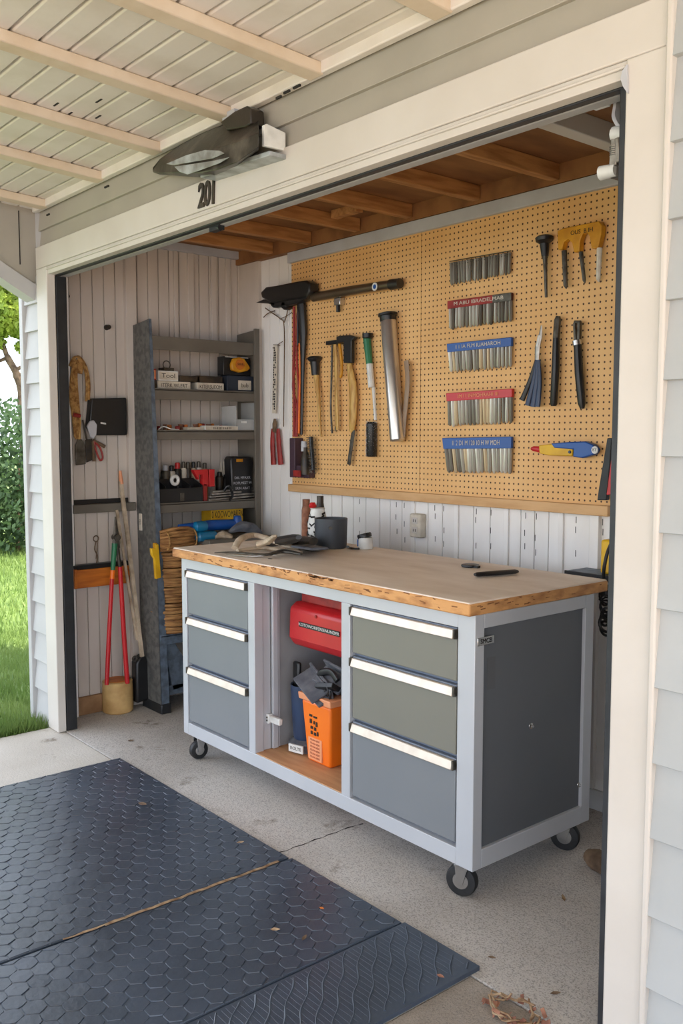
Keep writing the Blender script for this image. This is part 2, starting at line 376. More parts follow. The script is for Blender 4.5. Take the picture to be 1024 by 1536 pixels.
# garage ceiling: plywood with joists
g = G(); g.box(XL-.1, .6, 1.70, YB+.1, Z_IC, Z_IC+.02); struct(g.build('ceiling', m_ply))
g = G()
for x in (-3.92, -3.60, -3.24, -2.90, -2.52, -2.14): g.box(x-.02, x+.02, 1.80, YP-.022, 2.308, Z_IC)
g.box(-3.19, -3.02, 2.60, 2.64, 2.33, Z_IC)
struct(g.build('ceiling_joists', m_joist, bevel=.003))
g = G(); g.box(-1.80, -1.745, 1.80, 2.79, 2.30, Z_IC); struct(g.build('ceiling_joist_painted', m_cream, bevel=.003))
g = G(); g.box(XL, .5, YP-.020, YB-.011, 2.297, Z_IC); struct(g.build('ceiling_plate', m_ply))
g = G()
for q in ((-3.0, 2.78), (-2.55, 2.75), (-2.16, 2.72)): g.lathe((q[0]+.024, q[1], 2.335), (1, 0, 0), [(0, .008), (.006, .008), (.009, .003)], 8)
struct(g.build('ceiling_bolts', m_chrome))
g = G(); g.box(XL-.15, .9, 1.66, 4.2, 2.77, 2.83); struct(g.build('shade_roof', m_sid))  # unseen house roof, added to keep sun out and shade the near grass
g = G(); g.box(XL-.10, XL-.06, 1.72, 4.2, 0, 2.77); struct(g.build('shade_wall_left', m_sidw))  # unseen side of the house, added with the roof to block the sun
g = G(); g.box(XL-.06, .9, 4.12, 4.2, 0, 2.77); struct(g.build('shade_wall_rear', m_sidw))  # unseen rear of the house, added to close the sun-blocking volume

# ---- front wall, door trim
def laps(g, x0, x1, zs, yb, lean=.014, t=.007):
    """clapboard: each board leans out at its lower edge"""
    for a, b in zip(zs[:-1], zs[1:]):
        g.hexa([(x0, yb-lean-t, a), (x1, yb-lean-t, a), (x1, yb, a), (x0, yb, a), (x0, yb-.004, b+.008), (x1, yb-.004, b+.008), (x1, yb, b+.008), (x0, yb, b+.008)])
zr = [2.107+.152, 2.107, 1.947, 1.801, 1.647, 1.492, 1.342, 1.19, 1.037, .875, .718, .56, .394, .239, .085, -.02][::-1]
g = G(); laps(g, -.998, .8, zr+[2.42, 2.56], 1.672); g.box(-.998, .8, 1.672, 1.75, 0, 2.77)
struct(g.build('wall_front_right', m_sidr, bevel=.001, seg=1))
zl = sorted([-.02, .159, .300, .440, .585, .720, .850, .985, 1.112, 1.245, 1.38, 1.508, 1.625, 1.74, 1.865, 1.99, 2.11])
g = G(); laps(g, -4.335, -4.155, zl, 1.685); g.box(-4.335, -4.155, 1.685, 1.75, 0, 2.77)
struct(g.build('wall_front_left', m_sidw, bevel=.001, seg=1))
g = G(); g.box(-4.375, -4.335, 1.655, 1.75, 0, 2.3); struct(g.build('trim_6', m_sidw, bevel=.003))
# two wide boards above the header
g = G(); laps(g, -4.155, -.998, [2.19, 2.305, 2.42], 1.690, lean=.012); g.box(-4.155, -.998, 1.69, 1.75, 2.19, 2.77)
struct(g.build('wall_front', m_sid, bevel=.002))
# door casing: head, left and right jamb
g = G(); g.box(-4.165, -1.0, YF, 1.70, 2.135, 2.232); struct(g.build('trim_7', m_cream, bevel=.003))
g = G(); g.box(-4.05, XJR, YF+.006, 1.70, ZH, 2.135); g.box(-4.05, XJR, YF-.002, YF+.01, 2.118, 2.124); struct(g.build('trim_8', m_cream, bevel=.002))
g = G(); g.box(-4.165, XJL, YF, 1.70, 0, 2.135); struct(g.build('trim_9', m_cream, bevel=.004))
g = G(); g.box(XJR, -1.0, YF, 1.70, 0, 2.135); g.box(-1.006, -.992, YF-.012, 1.69, 0, 2.232); struct(g.build('trim_10', m_cream, bevel=.004))
# reveals, rubber seals and the raised door's lower edge
g = G(); g.box(XJR+.002, -1.0, 1.70, 1.80, 0, 2.40); g.box(-4.16, -4.12, 1.70, 1.752, 0, 2.40); g.box(-4.1, -1.0, 1.70, 1.72, 2.112, 2.77)
struct(g.build('trim_11', m_sidw))
g = G(); g.box(-4.12, -4.043, 1.702, 1.752, .002, 2.096)
struct(g.build('trim_12', m_rubber, bevel=.003))
g = G(); g.box(-1.141, XJR, 1.702, 1.765, .002, 2.14); struct(g.build('trim_13', m_seal, bevel=.003))
g = G(); g.box(-4.05, XJR, 1.702, 1.727, 2.097, 2.108); struct(g.build('trim_14', m_seal, bevel=.003))
g = G(); g.box(-4.05, -1.16, 1.729, 1.765, 2.097, 2.20); struct(g.build('door_1', m_doorgrey, bevel=.004))
# bead line under the header text
# ---- porch ceiling: beadboards sloping up away from the wall
SL = .06; ZC = 2.415
def zc(y): return ZC+SL*(YF-y)
g = G(); y = 1.69; w = .082
while y > -3.0:
    y2 = y-w
    g.hexa([(-4.30, y2+.004, zc(y2)), (1.6, y2+.004, zc(y2)), (1.6, y-.004, zc(y)), (-4.30, y-.004, zc(y)),
            (-4.30, y2+.004, zc(y2)+.02), (1.6, y2+.004, zc(y2)+.02), (1.6, y-.004, zc(y)+.02), (-4.30, y-.004, zc(y)+.02)])
    y = y2
g.hexa([(-4.3, -3.0, zc(-3)+.012), (1.6, -3.0, zc(-3)+.012), (1.6, 1.69, zc(1.69)+.012), (-4.3, 1.69, zc(1.69)+.012),
        (-4.3, -3.0, zc(-3)+.10), (1.6, -3.0, zc(-3)+.10), (1.6, 1.69, zc(1.69)+.10), (-4.3, 1.69, zc(1.69)+.10)])
struct(g.build('ceiling_porch', m_ceil, bevel=.005, seg=2))
for i, x in enumerate((-4.03, -3.47, -3.00, -2.545, -2.09, -1.60, -1.1, -.6, -.1, .4, .9, 1.4)):
    g = G(); y0 = -2.95; y1 = 1.655; h = .035; hw = .03
    g.hexa([(x-hw, y0, zc(y0)-h), (x+hw, y0, zc(y0)-h), (x+hw, y1, zc(y1)-h), (x-hw, y1, zc(y1)-h), (x-hw, y0, zc(y0)), (x+hw, y0, zc(y0)), (x+hw, y1, zc(y1)), (x-hw, y1, zc(y1))])
    struct(g.build('trim_%d' % (20+i), m_beam, bevel=.004))
g = G(); g.box(-4.155, -.998, 1.645, 1.672, 2.385, 2.425); struct(g.build('trim_15', m_ceil, bevel=.004))
# dark specks on the porch boards
g = G()
for px, py in ((84, 149), (105, 161), (147, 164), (16, 219), (148, 141)):
    c = P(px, py, 'z', 2.455); c.z = zc(c.y)-.0005
    g.obox(c, (.014+R(0, .006), 0, 0), (0, .003, 0), (0, 0, .0012))
tag(g.build('ceiling_chips', m_ink), 'small dark chips in the white porch ceiling boards at the upper left', 'chips')['kind'] = 'stuff'
g = G()
for px, py in ((160, 280), (72, 322), (430, 138), (445, 130), (418, 146)):
    c = P(px, py, 'y', 1.64); g.obox(c, (.012+R(0, .006), 0, 0), (0, .003, 0), (0, 0, .003))
tag(g.build('wall_debris', m_ink), 'dark crumbs caught along the joint of porch ceiling and wall', 'debris')['kind'] = 'stuff'

# ---- arched side beam of the porch (left)
XA = -4.22
arch = [(1.70, 1.99), (1.66, 2.005), (1.61, 2.032), (1.56, 2.06), (1.51, 2.09), (1.44, 2.125), (1.36, 2.155), (1.2, 2.19), (1.0, 2.21), (.6, 2.22), (-2.9, 2.22)]
face = [(XA, y, z+.07) for y, z in arch]
top = [(XA, y, zc(y)+.02) for y, z in arch]
g = G(); n = len(arch)
for i in range(n-1):
    a, b, c_, d = face[i], face[i+1], top[i+1], top[i]
    g.hexa([a, b, (b[0]-.06, b[1], b[2]), (a[0]-.06, a[1], a[2]), d, c_, (c_[0]-.06, c_[1], c_[2]), (d[0]-.06, d[1], d[2])])
struct(g.build('wall_porch_side', m_sid))
g = G(); q = P(29, 340, 'x', XA); g.box(XA, XA+.003, q.y-.004, q.y, 2.16, 2.40); struct(g.build('trim_16', m_ink))
g = G()
for i in range(n-1):
    (y0, z0), (y1, z1) = arch[i], arch[i+1]; xo = XA+.02; xi = XA-.08
    g.hexa([(xi, y0, z0), (xo, y0, z0), (xo, y1, z1), (xi, y1, z1), (xi, y0, z0+.075), (xo, y0, z0+.075), (xo, y1, z1+.075), (xi, y1, z1+.075)])
struct(g.build('trim_17', m_sidw))

# ================================================================== RUBBER MATS
def hexmat(x0, x1, y0, y1, wave=False, t=.012):
    g = G(); g.box(x0, x1, y0, y1, 0, t)
    if not wave:
        P_ = .056; cx = P_*math.sqrt(3)/2; RR = P_/math.sqrt(3)
        x = x0-.01; col = 0; n_ = 12
        while x < x1+.03:
            yy = y0-.02+(.5*P_ if col % 2 else 0)
            while yy < y1+.03:
                pts = []; jr = R(-.05, .05); jx = .0022*math.sin(yy*37+x*11); jy = .003*math.sin(x*29+yy*7)
                for k in range(n_):
                    a = 2*math.pi*k/n_; rr = RR*.985 if k % 2 == 0 else RR*.90
                    pts.append((x+(rr*.95+R(-.0011, .0011))*math.cos(a+jr)+jx, yy+jy+(rr*.95+R(-.0011, .0011))*math.sin(a+jr)))
                cl = lambda p, m_: (min(max(p[0], x0+m_), x1-m_), min(max(p[1], y0+m_), y1-m_))
                lo_ = [cl(p, .003) for p in pts]; hi_ = [cl((x+(p[0]-x)*.95, yy+(p[1]-yy)*.95), .0045) for p in pts]
                ar = abs(sum(lo_[i][0]*lo_[(i+1) % n_][1]-lo_[(i+1) % n_][0]*lo_[i][1] for i in range(n_)))/2
                if ar > .0003:
                    o = len(g.v); tl = R(-.0007, .0007); tm = R(-.0007, .0007)
                    g.v += [Vector((p[0], p[1], t)) for p in lo_]
                    g.v += [Vector((p[0], p[1], t+.0022+tl*(p[0]-x)/RR+tm*(p[1]-yy)/RR)) for p in hi_]
                    g.f += [(o+i, o+(i+1) % n_, o+n_+(i+1) % n_, o+n_+i) for i in range(n_)]
                    g.f.append(tuple(o+n_+i for i in range(n_)))
                yy += P_
            x += cx; col += 1
    else:
        d_ = Vector((-.70, .71)); n_ = Vector((.71, .70)); c0 = Vector((x0, y0))
        for j in range(-2, 40):                       # wavy ribs running diagonally over the mat
            run = []
            for i in range(-60, 130):
                p = c0+n_*(j*.040+.004*math.sin(i*.75+j))+d_*(i*.016)
                if x0+.008 < p.x < x1-.008 and y0+.008 < p.y < y1-.008: run.append((p.x, p.y, t+.0003))
                elif run: break
            if len(run) > 2: g.tube(run, [.0026+.0008*math.sin(k*.9+j) for k in range(len(run))], 5, flat=.8, flatdir=(0, 0, 1))
        yy = y0+.02
        while yy < y1-.01:
            g.tube([(x0+.008+i*.03, yy+R(-.002, .002), t) for i in range(int((x1-x0-.012)/.03)+1)], .0006, 4); yy += .016
    return g
tag(hexmat(-3.53, -2.325, .15, 1.715).build('rubber_mat', m_mat), 'large dark blue-grey rubber mat with hexagon pattern beside the pale slab at left', 'floor mat', 'rubber floor mats in front of the garage')
tag(hexmat(-2.315, -1.80, .15, 1.722).build('rubber_mat', m_mat), 'narrower dark hexagon-patterned rubber mat between the big mat and the wavy-ribbed mat', 'floor mat', 'rubber floor mats in front of the garage')
tag(hexmat(-1.795, -1.515, .15, 1.73, True).build('rubber_mat', m_mat), 'dark rubber mat strip with wavy ribs at the stained concrete edge', 'floor mat', 'rubber floor mats in front of the garage')
g = G(); pts = [(-2.32+R(-.003, .003), .95+i*.03, .0155) for i in range(25)]; g.tube(pts, [.0025+.003*random.random() for _ in pts], 5, flat=.4, flatdir=(0, 0, 1))
g.tube([(p[0]+.006, p[1], p[2]) for p in pts[4:]], .0016, 5)
tag(g.build('dirt_line', m_twig), 'line of brown grit caught in the seam between the two hexagon mats', 'dirt')['kind'] = 'stuff'

# ================================================================== WORKBENCH
BX0, BX1, BY0, BY1 = -3.405, -1.745, 1.955, 2.53
BZ0, BZ1 = .105, .868
wb = thing('workbench', 'long rolling workbench with silver frame, grey drawers and worn wooden top', 'workbench', (-2.57, 2.24, 0))
g = G(); g.box(-3.43, -1.745, 1.93, 2.60, .886, .908); g.build('worktop', m_top, wb, bevel=.004)
# chipped raw edge running round the top
g = G()
def edge(ax, a0, a1, c, n):
    for i in range(n):
        p, q = a0+(a1-a0)*i/n, a0+(a1-a0)*(i+1)/n
        d0 = R(0, .0022)
        if ax == 'x': g.box(p, q, c, c+.02, .868+R(0, .002), .905-R(0, .0015))
        else: g.box(c-.02, c, p, q, .868+R(0, .0015), .905)
g.box(-3.432, -1.742, 1.926, 2.602, .868, .9045)
eo = g.build('worktop_edge', m_edge, wb, bevel=.005)
eo['label'] = 'rough orange-brown wooden edge'
g = G()
for i in range(70):
    x = R(-3.40, -1.78) if i % 2 else R(-2.75, -2.35); z = R(.872, .904) if i % 2 else R(.896, .905); w_ = R(.003, .014)
    g.obox((x, 1.9258, z), (w_, 0, R(-.002, .002)), (0, .0012, 0), (0, 0, R(.0008, .0022)))
for i in range(22):
    g.obox((-1.7418, R(1.95, 2.58), R(.873, .902)), (.0012, 0, 0), (0, R(.003, .011), R(-.001, .001)), (0, 0, R(.0006, .0016)))
ck = g.build('edge_chips', mat('chipped_dark_wood', lin(138, 90, 52), .8), eo); ck['label'] = 'dark chips and splits in the edge'; ck['kind'] = 'stuff'
fr = 0.052
def member(name, *bx): g = G(); g.box(*bx); return g.build(name, m_silver, wb, bevel=.002)
F1 = BY0+.04
for x0, x1 in ((BX0, BX0+.038), (-1.812, BX1)): member('corner_post', x0, x1, BY0, F1, BZ0, BZ1)
for x0, x1 in ((BX0, BX0+.038), (BX1-.035, BX1)): member('corner_post', x0, x1, BY1-.045, BY1, BZ0, BZ1)
for y0, y1 in ((BY0, F1), (BY1-.04, BY1)):
    member('bottom_rail', BX0+.038, -1.812, y0, y1, BZ0, BZ0+.052); member('top_beam', BX0+.038, -1.812, y0, y1, BZ1-.045, BZ1)
for x0, x1 in ((-2.905, -2.862), (-2.345, -2.300)): member('front_post', x0, x1, BY0, F1, BZ0+.052, BZ1-.045)
for x0, x1 in ((BX0, BX0+.03), (BX1-.03, BX1)):
    member('side_rail', x0, x1, F1, BY1-.045, BZ0, BZ0+.058); member('side_rail', x0, x1, F1, BY1-.045, BZ1-.042, BZ1)
g = G(); g.box(BX1-.030, BX1-.012, BY0+.03, BY1-.04, BZ0+.05, BZ1-.04); sp = g.build('side_panel', m_side, wb); sp['label'] = 'charcoal side panel'
g = G(); g.box(BX0+.012, BX0+.03, BY0+.03, BY1-.04, BZ0+.05, BZ1-.04); g.build('side_panel', m_side, wb)
g = G(); g.box(BX0+.03, BX1-.03, BY1-.035, BY1-.02, BZ0+.04, BZ1-.04); g.build('back_panel', m_inner, wb)
for x0, x1 in ((-2.905, -2.870), (-2.340, -2.305)):
    g = G(); g.box(x0, x1, BY0+.041, BY1-.036, BZ0+.053, BZ1-.046); g.build('divider', m_inner, wb)
g = G(); g.box(-2.8695, -2.866, BY0+.041, BY0+.075, .162, .82); g.build('inner_liner', m_silver, wb)
g = G(); g.box(-2.87, -2.34, BY0+.005, BY1-.03, BZ0+.045, .160); g.build('cubby_floor', m_cubfl, wb)
for x0, x1 in ((BX0+.04, -2.906), (-2.299, -1.815)):
    g = G(); g.box(x0, x1, BY0+.042, BY1-.05, BZ0+.002, BZ0+.03); g.build('bottom_panel', m_silver, wb)
# hinged door folded into the cubby on the left
g = G(); g.box(-2.866, -2.852, 2.034, 2.060, .162, .82); g.build('inner_post', m_silver, wb, bevel=.003)
g = G(); g.box(-2.869, -2.862, 2.061, 2.075, .162, .82); g.build('inner_post', m_strip, wb, bevel=.002)
c = P(412, 1081, 'y', 2.02)
g = G(); g.box(c.x-.030, c.x+.035, 2.015, 2.033, c.z-.013, c.z+.013); g.box(c.x-.045, c.x-.028, 2.01, 2.033, c.z-.019, c.z+.019)
lt = g.build('latch', m_white, wb, bevel=.004); lt['label'] = 'white latch'
g = G()
for dz in (-.006, .006): g.lathe((c.x-.037, 2.010, c.z+dz), (0, -1, 0), [(0, .004), (.003, .003)], 8)
g.build('latch_screws', m_dsteel, lt)
# drawers
def drawer(x0, x1, z0, z1, m, lab):
    g = G(); g.box(x0, x1, BY0+.004, BY0+.022, z0, z1-.034); d = g.build('drawer', m, wb, bevel=.003)
    g = G(); g.box(x0, x1, BY0+.006, BY0+.024, z1-.034, z1); u = g.build('top_rail', m_drwframe, d, bevel=.002)
    hz = z1-.018
    g = G()
    g.hexa([(x0+.004, BY0-.012, hz-.015), (x1-.004, BY0-.012, hz-.015), (x1-.004, BY0+.008, hz-.012), (x0+.004, BY0+.008, hz-.012),
            (x0+.004, BY0-.004, hz+.014), (x1-.004, BY0-.004, hz+.014), (x1-.004, BY0+.008, hz+.014), (x0+.004, BY0+.008, hz+.014)])
    h = g.build('handle', m_handle, d, bevel=.003); h['label'] = 'pale brushed metal handle'
    for q0 in (x0-.002, x1-.004):
        g = G(); g.box(q0, q0+.006, BY0-.011, BY0+.008, hz-.014, hz+.014); g.build('handle_end_cap', m_dsteel, h, bevel=.001)
    if lab: d['label'] = lab
for x0, x1, zs, ms in ((-3.362, -2.912, ((.632, .820), (.418, .620), (.168, .406)), (m_drw, m_drw, m_drw)),
                       (-2.292, -1.820, ((.660, .820), (.437, .648), (.168, .425)), (m_drwg, m_drwg, m_drw))):
    g = G(); g.box(x0-.006, x1+.006, BY0+.024, BY0+.034, BZ0+.05, BZ1-.045); g.build('drawer_backing', m_drwframe, wb)
    for (z0, z1), mm in zip(zs, ms): drawer(x0, x1, z0, z1, mm, 'olive-grey drawer' if mm is m_drwg else None)
# badge and small marks on the side panel
c = P(728, 961, 'x', BX1)
g = G(); g.box(BX1-.014, BX1+.003, c.y-.036, c.y+.036, c.z-.012, c.z+.012); bd = g.build('badge', m_chrome, wb, bevel=.002)
text('SMCB', 'badge_text', m_ink, (BX1+.0035, c.y, c.z), (0, 1, 0), (0, 0, 1), .02, bd, .0006)
c = P(735, 1010, 'x', BX1-.012)
g = G(); g.box(BX1-.013, BX1-.0112, c.y-.014, c.y+.022, c.z-.048, c.z+.048); g.build('sticker_patch', mat('sticker_film', lin(92, 94, 97), .3), wb)
for px, py in ((796, 1089), (868, 1177)):
    c = P(px, py, 'x', BX1-.012); g = G(); g.lathe((BX1-.013, c.y, c.z), (1, 0, 0), [(0, .011), (.003, .010), (.006, .005), (.010, .004)], 12); g.build('lock_knob', m_chrome, wb)
# casters
def caster(x, y, ang, rad=.047, lab=None):
    ax = Vector((math.cos(ang), math.sin(ang), 0)); f = Vector((-ax.y, ax.x, 0)); ctr = Vector((x, y, rad+.001))
    g = G(); g.lathe(ctr-ax*.016, ax, [(0, rad*.70), (.002, rad*.93), (.008, rad), (.024, rad), (.030, rad*.93), (.032, rad*.70)], 28)
    w = g.build('caster_wheel', m_rubber, wb)
    g = G(); g.lathe(ctr-ax*.018, ax, [(0, rad*.2), (.002, rad*.5), (.034, rad*.5), (.036, rad*.2)], 20); g.lathe(ctr-ax*.022, ax, [(0, .006), (.044, .006)], 8)
    h = g.build('wheel_hub', m_chrome, w)
    g = G()
    for s in (-1, 1):
        a = ctr+ax*(s*.021); tp = a+Vector((0, 0, BZ0-.006-rad))+f*.010
        g.prism([a+f*.008-Vector((0, 0, .010)), a-f*.010-Vector((0, 0, .006)), tp-f*.026, tp+f*.016], ax*(s*.003))
    g.obox((x+f.x*.012, y+f.y*.012, BZ0-.004), ax*.026, f*.03, (0, 0, .003))
    g.build('caster_fork', m_chrome, wb, bevel=.001)
caster(-1.812, 1.985, math.radians(-68), .049)
caster(-3.335, 1.985, math.radians(-8), .040)
caster(-1.80, 2.475, math.radians(-66), .049)
caster(-3.33, 2.475, math.radians(20), .038)

# ---- things in the cubby
FZ = .161
# red tool box hanging at the top
Yt = 2.08
a = X(433, 905, Yt)
t = thing('tool_box', 'red plastic case with black lettering strip, hung at the top of the bench cubby', 'case', (-2.6, 2.25, .58))
pr = [(Yt+.03, .745), (Yt, .725), (Yt-.005, .610), (Yt+.02, .575), (Yt+.25, .56), (Yt+.25, .745)]
g = G(); x0 = -2.810; x1 = -2.345
g.prism([(x0, y, z) for y, z in pr], (x1-x0, 0, 0)); g.build('case_body', m_red, t, bevel=.014, seg=3)
g = G(); g.box(x0+.04, x1, Yt+.03, Yt+.24, .746, .815); g.build('case_lid', m_dred, t, bevel=.006)
c = X(478, 941, Yt-.004)
g = G(); u = Vector((1, 0, -.0)); g.box(c.x-.12, c.x+.12, Yt-.006, Yt-.0035, .660, .679); st = g.build('lettering_strip', m_blk, t)
text('KOTOWORFEREENUNDER', 'lettering', m_white, (c.x, Yt-.0065, .6695), (1, 0, 0), (0, 0, 1), .016, st, .0005, font_w=1.25)
g = G(); g.lathe((c.x-.02, Yt-.001, .712), (0, -1, 0), [(0, .006), (.004, .005)], 10); g.build('stud', m_dred, t)
# navy tub with brush
c = Vector((-2.775, 2.135, FZ))
t = thing('utility_tub', 'tall navy blue plastic tub beside the orange bin in the bench cubby', 'tub', c)
g = G(); g.lathe(c+Vector((0, 0, .045)), (0, 0, 1), [(0, .046), (.01, .05), (.20, .060), (.215, .060), (.213, .054), (.05, .045)], 26); g.build('tub_body', m_navy, t)
g = G(); g.lathe(c, (0, 0, 1), [(0, .062), (.02, .07), (.035, .068), (.046, .05)], 26); g.build('tub_base', m_cloth, t)
g = G(); g.obox(c+Vector((.025, -.068, .022)), (.034, .008, 0), (-.001, .003, 0), (0, 0, .015)); lb = g.build('paper_label', m_white, t)
text('ROLTE', 'label_text', m_ink, c+Vector((.0262, -.0715, .022)), (1, .22, 0), (0, 0, 1), .018, lb, .0005)
c2 = c
g = G(); g.box(c.x-.048, c.x-.008, c.y-.03, c.y-.012, FZ+.15, FZ+.345); tag(g.build('brush', m_blk, bevel=.008), 'black brush standing in the navy tub, left one', 'brush')
g = G(); g.tube([c+Vector((.02, 0, .12)), c+Vector((.024, -.01, .32))], .008, 8); g.tube([c+Vector((.036, .01, .12)), c+Vector((.038, .0, .31))], .006, 8)
tag(g.build('metal_rods', m_dsteel), 'thin dark tool handles standing in the navy tub beside the brush', 'tool')
# small thing behind tub
g = G(); g.tube(smoothpts([(-2.84, 2.23, FZ+.02), (-2.83, 2.22, FZ+.05), (-2.80, 2.24, FZ+.06), (-2.81, 2.28, FZ+.02), (-2.84, 2.26, FZ+.014)]), .012, 8)
tag(g.build('rag', m_drift), 'crumpled brown rag behind the navy tub at the cubby post', 'rag')
# orange bin
bx, by = -2.610, 2.118
t = thing('orange_bin', 'bright orange tapered plastic bin with peach rim in the bench cubby', 'bin', (bx, by, FZ))
def frust(g, cx, cy, z0, z1, a0, b0, a1, b1):
    g.hexa([(cx-a0, cy-b0, z0), (cx+a0, cy-b0, z0), (cx+a0, cy+b0, z0), (cx-a0, cy+b0, z0), (cx-a1, cy-b1, z1), (cx+a1, cy-b1, z1), (cx+a1, cy+b1, z1), (cx-a1, cy+b1, z1)])
g = G(); frust(g, bx, by, FZ, FZ+.235, .068, .052, .086, .066); g.build('bin_body', m_orange, t, bevel=.010, seg=3)
g = G(); frust(g, bx, by, FZ+.235, FZ+.262, .094, .073, .096, .075); g.build('rim', m_peach, t, bevel=.004)
def fz(z): return by-.052-(.014)*(z-FZ)/.235-.0012
g = G()
zc0 = FZ+.15
for i, (dx, dz, w_, h_) in enumerate(((-.018, .032, .016, .008), (.008, .03, .02, .006), (-.02, .010, .010, .016), (.0, .008, .006, .012), (.014, .004, .008, .018), (-.016, -.014, .012, .010), (.004, -.016, .010, .012), (-.018, -.034, .009, .012), (.002, -.036, .012, .011), (.018, -.032, .006, .015))):
    z = zc0+dz; g.box(bx-.012+dx-w_/2, bx-.012+dx+w_/2, fz(z)-.002, fz(z)+.003, z-h_/2, z+h_/2)
g.build('printed_mark', m_ink, t)
z = FZ+.055
g = G(); g.box(bx-.052, bx+.028, fz(z)-.003, fz(z)+.004, z-.042, z+.042); lb = g.build('warning_label', m_peach, t)
for k in range(6): text('ITLON AEDE', 'label_text', m_dred, (bx-.012, fz(z)-.0035, z+.033-k*.013), (1, 0, 0), (0, 0, 1), .010, lb, .0004)
g = G(); g.prism([(bx-.02, by-.075, FZ+.250), (bx+.02, by-.075, FZ+.250), (bx+.014, by-.075, FZ+.238), (bx-.014, by-.075, FZ+.238)], (0, -.002, 0)); g.build('rim_badge', m_white, t)
# black tool parts heaped in the orange bin
Z0 = FZ+.262
def bentplate(name, c, u, v, th, m, label, bevel=.003):
    g = G(); c, u, v = Vector(c), Vector(u), Vector(v); n_ = u.cross(v).normalized()*th
    g.obox(c, u, v, n_); g.obox(c+v*.9+n_*3, u, n_*3, v*.12)
    return tag(g.build(name, m, bevel=bevel), label, 'plastic part', 'black plastic parts heaped in the orange bin')
bentplate('plastic_tray', (bx-.045, by-.045, Z0+.030), (.085, -.02, -.025), (.01, .04, .02), .004, m_cloth, 'grey triangular tray sticking out left over the orange bin rim')
bentplate('plastic_tray', (bx+.0, by-.05, Z0+.005), (.06, -.012, -.018), (.008, .03, .012), .006, m_cloth, 'lowest grey tray lying along the orange bin rim')
bentplate('plastic_tray', (bx+.02, by, Z0+.055), (.075, .0, -.012), (.004, .035, .024), .006, m_cloth, 'uppermost wide tray across the heap in the orange bin')
bentplate('plastic_tray', (bx+.04, by-.03, Z0+.03), (.05, .0, .01), (.0, .03, -.02), .010, m_blk, 'black block at the right of the heap in the orange bin')
g = G(); g.torus((bx+.045, by-.05, Z0+.025), (.2, 1, .1), .032, .0035, 20, 6, .5, 5.2); g.torus((bx+.05, by-.055, Z0+.03), (.4, 1, .1), .022, .003, 18, 6)
tag(g.build('coiled_cable', m_blk), 'thin black cable looped over the heap in the orange bin', 'cable')
g = G(); g.tube(smoothpts([(bx-.06, by, Z0+.02), (bx-.03, by-.02, Z0+.07), (bx+.02, by-.01, Z0+.085), (bx+.06, by-.01, Z0+.06)]), .014, 8, flat=.6)
tag(g.build('hand_grip', m_blk), 'black curved grip on top of the heap in the orange bin', 'grip')

# ================================================================== PEGBOARDS AND RAIL
xpl = X(437, 398, YP).x; xseam = X(632, 355, YP).x; xpr = X(928, 289, YP).x
zt = X(780, 320, YP).z; zb = 1.133
zt = 2.243
g = G(); g.box(xpl, xseam-.0015, YP, YB-.020, zb, zt); tag(g.build('pegboard', m_peg), 'tan perforated pegboard panel holding hammers and tubes, the left one', 'pegboard', 'pegboard panels')
g = G(); g.box(xseam+.0015, xpr, YP, YB-.020, zb, zt); tag(g.build('pegboard', m_peg), 'tan perforated pegboard panel with the drill bit sets, the right one', 'pegboard', 'pegboard panels')
g = G(); g.box(xpl-.01, xpr, YP-.022, YB-.012, zb-.038, zb); tag(g.build('wooden_ledge', m_lightwood, bevel=.003), 'pale wooden ledge strip along the bottom of the pegboards', 'ledge')
g = G(); g.box(xpl-.01, -1.62, YP-.02, YB-.012, zt, zt+.052); struct(g.build('trim_18', m_strip, bevel=.003))

# ================================================================== TOOLS ON THE LEFT PANEL
YT = YP-.024
def T(px, py, d=0.0): return X(px, py, YT-d)
def hookpin(parent, px, py):
    p = T(px, py); g = G(); g.tube([(p.x, YP, p.z), (p.x, YT-.01, p.z), (p.x, YT-.014, p.z+.008)], .0022, 6); g.build('peg_hook', m_steel, parent)
# garden hand pump / blower : black head with long tube
t = thing('long_tube_tool', 'black-headed tool with long steel tube and round white-blue sticker, top left of pegboard', 'tool', T(440, 445))
g = G()
up = [T(402, 440), T(410, 432), T(425, 430), T(455, 424), T(470, 422), T(476, 426), T(476, 440), T(470, 448), T(440, 452), T(420, 456), T(404, 448)]
g.prism([p+Vector((0, -.05, 0)) for p in up], (0, .06, 0)); g.build('tool_head', m_blk, t, bevel=.008)
g = G(); g.prism([T(392, 455), T(404, 450), T(440, 448), T(470, 448), T(455, 456), T(425, 462), T(410, 456)], (0, -.04, 0)); g.build('blade_guard', m_blk, t, bevel=.004)
g = G()
for px, py, r in ((418, 456, .022), (434, 459, .022)): g.lathe(T(px, py), (0, -1, 0), [(-.01, r*.7), (.0, r), (.03, r), (.04, r*.7)], 14)
g.build('gear_knob', m_blk, t)
g = G(); g.tube([T(470, 446, .01), T(520, 437, .01), T(584, 427, .01), T(598, 425, .01)], [.022, .022, .020, .019], 14, flat=.9); g.build('steel_tube', mat('bronze_steel', lin(132, 116, 96), .3, metal=.8), t)
g = G(); g.tube([T(586, 427, .01), T(600, 425, .01)], [.024, .022], 12); g.build('tube_cap', m_blkbrown, t)
g = G(); p = T(562, 430, .032); g.lathe(p, (0, -1, 0), [(0, .018), (.0016, .018)], 20); sk_ = g.build('round_sticker', m_white, t)
g = G(); g.lathe(p+Vector((0, -.0017, 0)), (0, -1, 0), [(0, .010), (.0008, .010)], 16); g.build('sticker_mark', m_blue, sk_)
g = G(); g.tube([T(452, 456), T(455, 500), T(454, 540), T(453, 600), T(452, 652)], [.026, .022, .013, .009, .008], 10, flat=.8)
